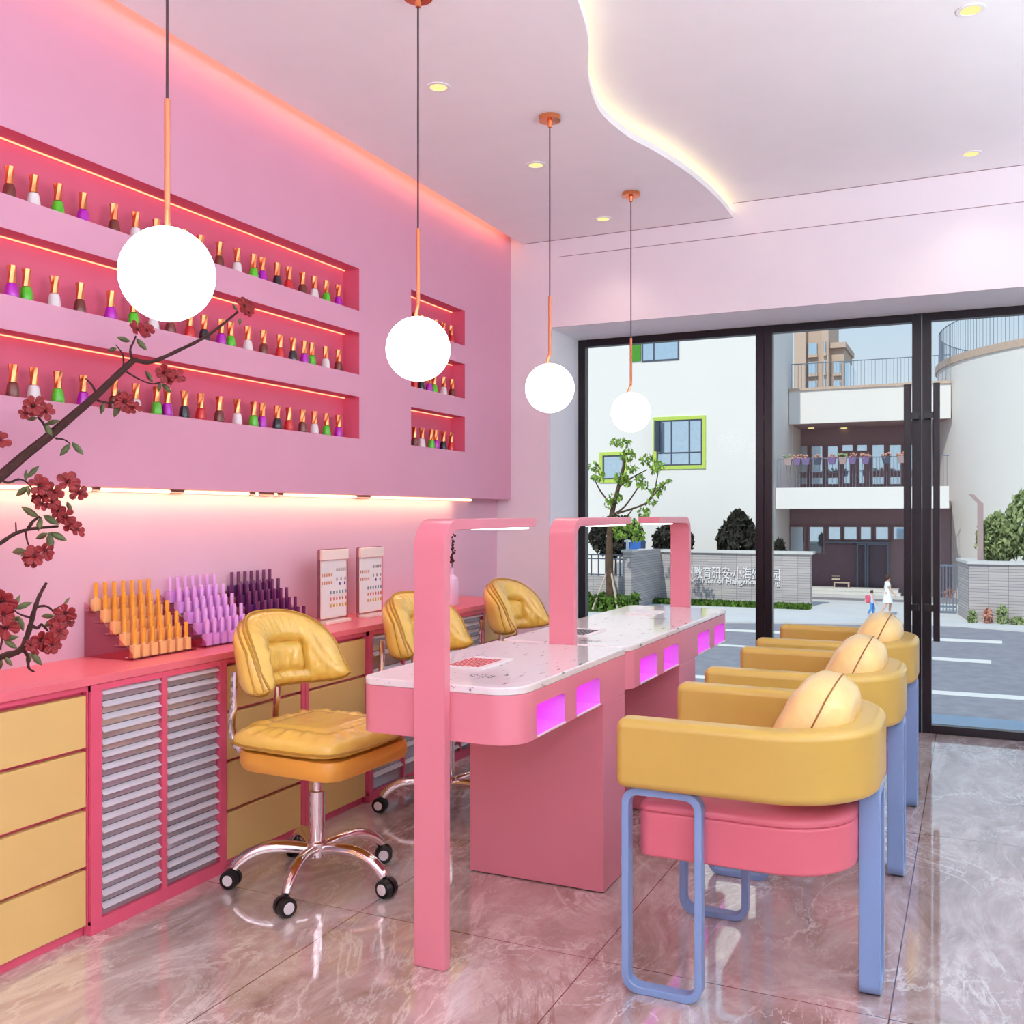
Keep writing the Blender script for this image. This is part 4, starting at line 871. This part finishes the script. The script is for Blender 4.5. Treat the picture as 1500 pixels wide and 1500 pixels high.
# right hand wall, gate, street lamp
rw = empty('garden_wall', (0, 0, ZS)); tag(rw, 'pale tiled garden wall right of the glass doors', 'wall')
g0 = gp(1419, 913); YR = g0.y; XR0, XR1 = g0.x, on_y(1600, 900, YR).x; zr2 = height(826, (XR0, YR)) - ZS; rw.location = (XR0, YR, ZS)
lf = on_y(1403, 890, YR + 2.6)
MB().prism([(0, 0), (XR1 - XR0, 0), (XR1 - XR0, .5), (.3, .5), (lf.x - XR0 + .5, 2.7), (lf.x - XR0, 2.6)], 'z', 0, zr2).build('tiled_face', 'wall', rw)
MB().prism([(-.05, -.08), (XR1 - XR0, -.08), (XR1 - XR0, .55), (.34, .55), (lf.x - XR0 + .55, 2.75), (lf.x - XR0 - .06, 2.6)], 'z', zr2, zr2 + .1).build('coping', 'cap', rw)
ga = empty('bar_gate', (0, 0, ZS)); tag(ga, 'pale metal bar gate left of the garden wall', 'gate'); q0, q1 = on_y(1372, 890, YR + 2.8), on_y(1401, 890, YR + 2.8); ga.location = (q0.x, YR + 2.8, ZS); wd = q1.x - q0.x; hz_ = height(828, (q0.x, YR + 2.8)) - ZS
for i in range(7): MB().box(wd * i / 6 - .02, wd * i / 6 + .02, -.02, .02, .1, hz_).build('gate_bar', 'rail', ga)
for z in (.1, .32, hz_): MB().box(0, wd, -.025, .025, z - .04, z + .04).build('gate_rail', 'rail', ga)
p = on_y(1436, 820, YR + 1.6); lp = empty('street_lamp', (p.x, YR + 1.6, ZS)); tag(lp, 'square grey street lamp post with angled head behind the garden wall', 'street lamp')
h1 = height(737, p) - ZS; MB().box(-.1, .1, -.1, .1, 0, h1).build('post', 'soffit', lp); MB().loft([[(x + dx, y, z) for x, y in ((-.09, -.09), (.09, -.09), (.09, .09), (-.09, .09))] for dx, z in ((0, h1 - .02), (-.3, h1 + .32))]).build('lamp_head', 'soffit', lp)
# --- planting
def leafcloud(name, mat, parent, c, rx, ry, rz, n, size, seed, cone=0):
    rn = random.Random(seed); m = MB()
    for i in range(n):
        while True:
            q = Vector((rn.uniform(-1, 1), rn.uniform(-1, 1), rn.uniform(-1, 1)))
            if q.length <= 1: break
        if rn.random() < .6: q = q.normalized() * rn.uniform(.75, 1.03)
        k = 1 - cone * (q.z * .5 + .5); pz = Vector((q.x * rx * k, q.y * ry * k, q.z * rz)) + Vector(c); s = size * rn.uniform(.6, 1.4)
        r = Euler((rn.uniform(0, 6), rn.uniform(0, 6), rn.uniform(0, 6))).to_matrix(); pts = [r @ Vector(v) * s + pz for v in ((-1, 0, 0), (0, -.45, .12), (1, 0, 0), (0, .45, .12))]
        m.add(pts, [(0, 1, 2), (0, 2, 3)])
    return m.build(name, mat, parent, sharp=180)
def bush(px, pybase, pytop, wpx, Y, mat, label, n, size, cone=.5, cat='bush', seed=1, stem=True):
    b = on_y(px, pybase, Y); zt_ = height(pytop, b); w = wpx * Vector((b.x, Y, 0)).dot(FW) / F / 2; e = empty('bush' if cat == 'bush' else cat.replace(' ', '_'), (b.x, Y, ZS)); tag(e, label, cat)
    z0 = max(b.z, ZS) - ZS; z1 = zt_ - ZS
    leafcloud('foliage', mat, e, (0, 0, (z0 + z1) / 2), w, min(w, 1.5), (z1 - z0) / 2, n, size, seed, cone)
    if stem: MB().tube([(0, 0, 0), (0, 0, z0 + (z1 - z0) * .5)], [.07, .04], 6).build('stem', 'trunk', e)
    return e
bush(902, 815, 755, 90, YWL + 1.6, 'darkleaf', 'dark leafy bush behind the bar fence', 1500, .16, .2, seed=2)
bush(986, 815, 768, 66, YWL + 1.6, 'darkleaf', 'dark round bush behind the sign wall beside the third lamp post', 1300, .15, .15, seed=3)
bush(1082, 815, 748, 86, YWL + 1.8, 'darkleaf', 'dark cone shaped bush behind the sign wall next to the window mullion', 1500, .16, .7, seed=4)
bush(1141, 815, 790, 16, YWL + 1.5, 'darkleaf', 'thin spiky plant behind the wall right of the mullion', 160, .16, .3, seed=5)
def hedge(px0, px1, pyt, Y, dy, mat, label, n, size, seed):
    a, b = on_y(px0, 890, Y), on_y(px1, 890, Y); h = height(pyt, a) - ZS; rn = random.Random(seed); m = MB()
    for i in range(n):
        x = rn.uniform(a.x, b.x); t = rn.random(); hh = h * (.75 + .35 * noise.noise((x * 2.2, seed, 0))); z = hh * (1 - t * t) * rn.uniform(.85, 1.05) + .03; p = Vector((x, Y + rn.uniform(-dy, dy) * (1 - .3 * z / h), ZS + z)); s = size * rn.uniform(.6, 1.4)
        r = Euler((rn.uniform(0, 6), rn.uniform(0, 6), rn.uniform(0, 6))).to_matrix(); m.add([r @ Vector(v) * s + p for v in ((-1, 0, 0), (0, -.45, .1), (1, 0, 0), (0, .45, .1))], [(0, 1, 2), (0, 2, 3)])
    o = m.build('hedge', mat, sharp=180); return tag(o, label, 'hedge', None, 'stuff')
hedge(846, 930, 866, YFL - .9, .7, 'shrub', 'tall green planting around the foot of the street tree', 2600, .13, 21)
hedge(942, 1104, 878, YWL - .8, .55, 'shrub', 'low green hedge along the foot of the sign wall', 3400, .12, 22)
hedge(1108, 1186, 884, YWL - .8, .5, 'shrub', 'low flowering hedge at the right end of the sign wall', 1700, .11, 23)
for i, (px, pt, wpx, lb) in enumerate(((1424, 893, 14, 'small weedy plant at the left end of the garden wall'), (1447, 890, 16, 'reddish weed in the middle of the garden wall foot'), (1468, 886, 18, 'taller weed at the foot of the garden wall'), (1490, 905, 24, 'low weed at the right of the garden wall foot'))):
    bush(px, 915, pt, wpx, YR - .35, 'paleleaf' if i != 1 else 'flower', lb, 130, .08, .3, 'weed', 40 + i, False)
bush(1462, 824, 752, 70, YR + 2.4, 'paleleaf', 'pale green bush hugging the street lamp post', 1500, .13, .3, seed=51)
bush(1515, 824, 715, 84, YR + 2.0, 'paleleaf', 'taller pale tree at the right edge behind the garden wall', 1700, .14, .1, 'tree', 52)
bush(1390, 875, 862, 16, YR + 3.6, 'flower', 'small plant showing behind the bar gate', 60, .09, .2, seed=53, stem=False)
# street tree with stakes
tb_ = gp(893, 889); ST = Vector((tb_.x, YFL - 1.0, ZS)); tr = empty('street_tree', ST); tag(tr, 'thin leaning street tree propped with wooden stakes', 'tree')
def tp(px, py, dy=0): p = on_y(px, py, ST.y + dy); return p - ST
MB().tube(catmull([tuple(tp(*q)) for q in ((894, 893), (893, 840), (893, 790), (896, 755), (903, 725), (912, 690), (917, 664))], 5), [.17 - .13 * i / 31 for i in range(31)], 8).build('trunk', 'trunk', tr)
for pts in (((896, 755), (915, 742), (936, 712), (942, 702)), ((896, 770), (918, 756), (928, 744)), ((904, 752), (945, 738), (960, 722), (978, 705)), ((945, 740), (958, 720), (964, 692)), ((900, 745), (880, 720), (871, 702)), ((908, 712), (925, 700), (948, 688))):
    c = catmull([tuple(tp(x, y, .15 * math.sin(x))) for x, y in pts], 4); MB().tube(c, [.045 - .03 * i / len(c) for i in range(len(c))], 5).build('branch', 'trunk', tr)
for px in (868, 886, 905, 912): MB().tube([tp(px, 893, .5 if px in (886, 912) else -.5), tp(893 + (px - 890) * .08, 832)], [.045, .04], 6).build('stake', 'stake', tr)
for i, (px, py, r) in enumerate(((901, 648, 6), (914, 650, 8), (919, 668, 11), (910, 700, 9), (925, 687, 7), (948, 674, 9), (962, 684, 11), (870, 684, 8), (876, 698, 9), (916, 705, 8), (902, 730, 9), (893, 738, 8), (936, 700, 6), (942, 712, 8), (960, 722, 8), (968, 713, 6), (944, 752, 9), (955, 735, 6), (980, 705, 3), (925, 770, 12), (910, 780, 12), (935, 785, 10), (905, 765, 8))):
    leafcloud('leaf_cluster', 'fresh', tr, tp(px, py), r * .03, .3, r * .024, int(r * 5), .1, 60 + i)
# --- two people walking past the entrance
def body(name, verts, edges, parent, mat, sub=2):
    me = bpy.data.meshes.new(name); me.from_pydata([v[:3] for v in verts], edges, []); o = bpy.data.objects.new(name, me); COL.objects.link(o); o.parent = parent; me.materials.append(M[mat])
    sk = o.modifiers.new('skin', 'SKIN'); ss = o.modifiers.new('smooth', 'SUBSURF'); ss.levels = sub; ss.render_levels = sub
    for i, v in enumerate(verts): me.skin_vertices[0].data[i].radius = (v[3], v[4] if len(v) > 4 else v[3]); me.skin_vertices[0].data[i].use_root = i == 0
    sk.use_smooth_shade = True; return o
def person(label, loc, rz, H, woman):
    e = empty('person', loc, rz); tag(e, label, 'person', None); e.scale = (H / 1.6,) * 3      # walks towards +x
    V = [(0, 0, .86, .12, .14), (.0, 0, 1.0, .095, .12), (.01, 0, 1.18, .1, .15), (.005, 0, 1.3, .07, .12), (.01, 0, 1.37, .045), (.035, 0, 1.45, .075, .07), (.035, 0, 1.54, .075, .07),
         (.04, .09, .82, .085), (.14, .09, .46, .055), (.1, .09, .08, .04), (.22, .09, .035, .03),
         (-.04, -.09, .82, .085), (-.06, -.09, .47, .055), (-.27, -.09, .15, .04), (-.22, -.09, .055, .03),
         (.0, .18, 1.3, .045), (-.06, .2, 1.06, .036), (.02, .21, .84, .026), (.05, .21, .76, .024),
         (.0, -.18, 1.3, .045), (.06, -.21, 1.06, .036), (.18, -.2, .88, .026), (.24, -.2, .83, .024)]
    E = [(0, 1), (1, 2), (2, 3), (3, 4), (4, 5), (5, 6), (0, 7), (7, 8), (8, 9), (9, 10), (0, 11), (11, 12), (12, 13), (13, 14), (3, 15), (15, 16), (16, 17), (17, 18), (3, 19), (19, 20), (20, 21), (21, 22)]
    b = body('body', V, E, e, 'skin')
    h = MB(); h.sphere((.02, 0, 1.53), .108, 16, 10); h.v = [(x - .012, y * .92, z) if x < .07 else (.07, y * .92, z + .03) for x, y, z in h.v]; h.build('hair', 'hair', e, sharp=80)
    MB().sphere((.1, 0, 1.49), .016, 8, 6).build('nose', 'skin', b)
    for s in (-1, 1): MB().sphere((.098, s * .03, 1.515), .009, 6, 5).build('eye', 'black', b)
    for y, x, z in ((.21, .06, .72), (-.2, .26, .8)):
        f = MB()
        for k in range(4): f.tube([(x + .012 * (k - 1.5), y, z + .02), (x + .014 * (k - 1.5), y, z - .03), (x + .014 * (k - 1.5) + .01, y, z - .06)], .007, 5)
        f.tube([(x + .02, y, z + .02), (x + .04, y, z - .015)], .008, 5); f.build('fingers', 'skin', b)
    if woman:
        MB().loft([[(x0 + rx * math.cos(a), ry * math.sin(a), z) for a in [2 * PI * i / 20 for i in range(20)]] for x0, rx, ry, z in ((.01, .2, .23, .52), (.005, .17, .2, .72), (0, .125, .155, .92), (0, .108, .14, 1.02), (.01, .118, .17, 1.2), (.005, .09, .165, 1.31), (.01, .06, .08, 1.365))], cap=False).build('dress', 'cloth', e, sharp=80)
        for s in (-1, 1): MB().tube([(0, s * .12, 1.315), (0, s * .19, 1.28), (s * .02 - .01, s * .205, 1.18)], [.06, .06, .055], 10).build('sleeve', 'cloth', e)
    else:
        MB().loft([[(x0 + rx * math.cos(a), ry * math.sin(a), z) for a in [2 * PI * i / 20 for i in range(20)]] for x0, rx, ry, z in ((0, .15, .18, .82), (0, .125, .155, .95), (.01, .125, .175, 1.2), (.005, .09, .165, 1.31), (.01, .06, .08, 1.365))], cap=False).build('shirt', 'shirt', e, sharp=80)
        for s in (-1, 1): MB().tube([(s * .04, s * .09, .86), (.15 if s > 0 else -.06, s * .09, .47), (.12 if s > 0 else -.24, s * .09, .2)], [.105, .085, .075], 10).build('trouser_leg', 'jeans', e)
        bp = MB().prism(rrect(-.17, .17, .84, 1.3, .09, 5), 'x', -.36, -.12).build('backpack', 'pack', e, bevel=.03)
        MB().prism(rrect(-.12, .12, .88, 1.04, .04, 4), 'x', -.40, -.35).build('pocket', 'packpale', bp)
    for x, y, z in ((.16, .09, .03), (-.235, -.09, .06)): MB().loft([[(x + px_ * s, y + py_ * s, z + dz) for px_, py_ in rrect(-.09, .12, -.04, .04, .035, 4)] for s, dz in ((1, -.028), (1.02, .0), (.75, .035))]).build('shoe', 'shoe', e)
    return e
wp = gp(1300, 904); person('woman in a white dress walking past the entrance', (wp.x, wp.y, ZS + .06), math.radians(20), EYE - (843 - Y0) * wp.dot(FW) / F - ZS - .06, True)
cp = gp(1277, 905); person('child with a pink backpack walking behind the woman', (cp.x, cp.y, ZS + .06), math.radians(20), EYE - (865 - Y0) * cp.dot(FW) / F - ZS - .06, False)


# ================================================================== LIGHTING
def area(name, loc, rot, sx, sy, power, col=(255, 255, 255)):
    l = bpy.data.lights.new(name, 'AREA'); l.shape = 'RECTANGLE'; l.size = sx; l.size_y = sy; l.energy = power; l.color = lin(col)[:3]
    o = bpy.data.objects.new(name, l); COL.objects.link(o); o.location = loc; o.rotation_euler = rot; return o
def spot(name, loc, power, col=(255, 236, 214), ang=110):
    l = bpy.data.lights.new(name, 'SPOT'); l.energy = power; l.spot_size = math.radians(ang); l.spot_blend = .8; l.shadow_soft_size = .05; l.color = lin(col)[:3]
    o = bpy.data.objects.new(name, l); COL.objects.link(o); o.location = loc; return o
# two unseen fill lamps added to brighten the ceiling; housings and cables are made up
def fill_trough(x, y, sx, sy, power, label):
    HT = 1.5
    e = empty('added_fill_lamp', (x, y, HT)); tag(e, label, 'pendant lamp')
    MB().box(-sx / 2, sx / 2, -sy / 2, sy / 2, -.05, -.04).box(-sx / 2 - .01, -sx / 2, -sy / 2, sy / 2, -.05, .0).box(sx / 2, sx / 2 + .01, -sy / 2, sy / 2, -.05, .0).box(-sx / 2, sx / 2, -sy / 2 - .01, -sy / 2, -.05, 0).box(-sx / 2, sx / 2, sy / 2, sy / 2 + .01, -.05, 0).build('fill_housing', 'white', e)
    for sx_, sy_ in ((-1, -1), (1, -1), (1, 1), (-1, 1)): MB().tube([(sx_ * sx * .45, sy_ * sy * .45, -.04), (sx_ * sx * .45, sy_ * sy * .45, ZU - HT)], .0015, 6).build('cable', 'cable', e)
    area('fill_light', (x, y, HT - .005), (PI, 0, 0), sx, sy, power, (222, 248, 250))
fill_trough(1.95, 1.5, .4, 5.2, 178, 'long unseen fill lamp added over the right hand aisle')
fill_trough(-.5, -1.4, 3.0, .5, 132, 'wide unseen fill lamp added over the rear of the shop')
# cove light in the slot between ceiling and niche panel
area('slot_light', (-2.44, 2.4, 2.872), (0, math.radians(90 - 35), 0), .03, 5.8, 5, (255, 166, 104))
for x, y, z in ((-1.832, 3.27, ZC), (-1.832, 4.19, ZC), (-1.832, 5.11, ZC), (-.006, 3.66, ZU), (-.006, 5.12, ZU)): spot('downlight_beam', (x, y, z - .012), 7)
area('under_panel_light', (XL + .04, 2.2, 1.277), (0, math.radians(12), 0), .02, 5.2, 7, (255, 208, 144))
sun = bpy.data.lights.new('sun', 'SUN'); sun.energy = 3.0; sun.angle = .01; sun.color = lin((255, 250, 240))[:3]
so = bpy.data.objects.new('sun', sun); COL.objects.link(so); so.rotation_euler = Vector((.1, .72, -.75)).to_track_quat('-Z', 'Y').to_euler()
w = bpy.data.worlds.new('sky'); SC.world = w; w.use_nodes = True; nt = w.node_tree; nt.nodes.clear()
out = nt.nodes.new('ShaderNodeOutputWorld'); bg = nt.nodes.new('ShaderNodeBackground'); tc = nt.nodes.new('ShaderNodeTexCoord'); sx = nt.nodes.new('ShaderNodeSeparateXYZ'); rp = nt.nodes.new('ShaderNodeValToRGB')
nt.links.new(tc.outputs['Generated'], sx.inputs[0]); nt.links.new(sx.outputs['Z'], rp.inputs[0]); nt.links.new(rp.outputs[0], bg.inputs[0]); nt.links.new(bg.outputs[0], out.inputs[0])
rp.color_ramp.elements[0].color = lin((236, 241, 246)); rp.color_ramp.elements[0].position = 0; rp.color_ramp.elements[1].color = lin((150, 196, 240)); rp.color_ramp.elements[1].position = .7
e = rp.color_ramp.elements.new(.17); e.color = lin((214, 231, 246))
bg.inputs[1].default_value = 1.0

# ================================================================== CAMERA
cd = bpy.data.cameras.new('camera'); cam = bpy.data.objects.new('camera', cd); COL.objects.link(cam)
cam.location = CAM; cam.rotation_euler = (PI / 2, 0, YAW); cd.sensor_width = 36; cd.sensor_fit = 'HORIZONTAL'; cd.lens = F / 1500 * 36; cd.shift_y = (Y0 - 750) / 1500; cd.clip_start = .05; cd.clip_end = 600
SC.camera = cam
SC.view_settings.view_transform = 'Standard'; SC.view_settings.look = 'None'; SC.view_settings.gamma = 1; SC.view_settings.exposure = 0; SC.view_settings.use_curve_mapping = False
cy = SC.cycles; cy.use_denoising = True; cy.max_bounces = 10; cy.diffuse_bounces = 5; cy.glossy_bounces = 5; cy.transparent_max_bounces = 16; cy.sample_clamp_indirect = 6; cy.caustics_reflective = False; cy.caustics_refractive = False
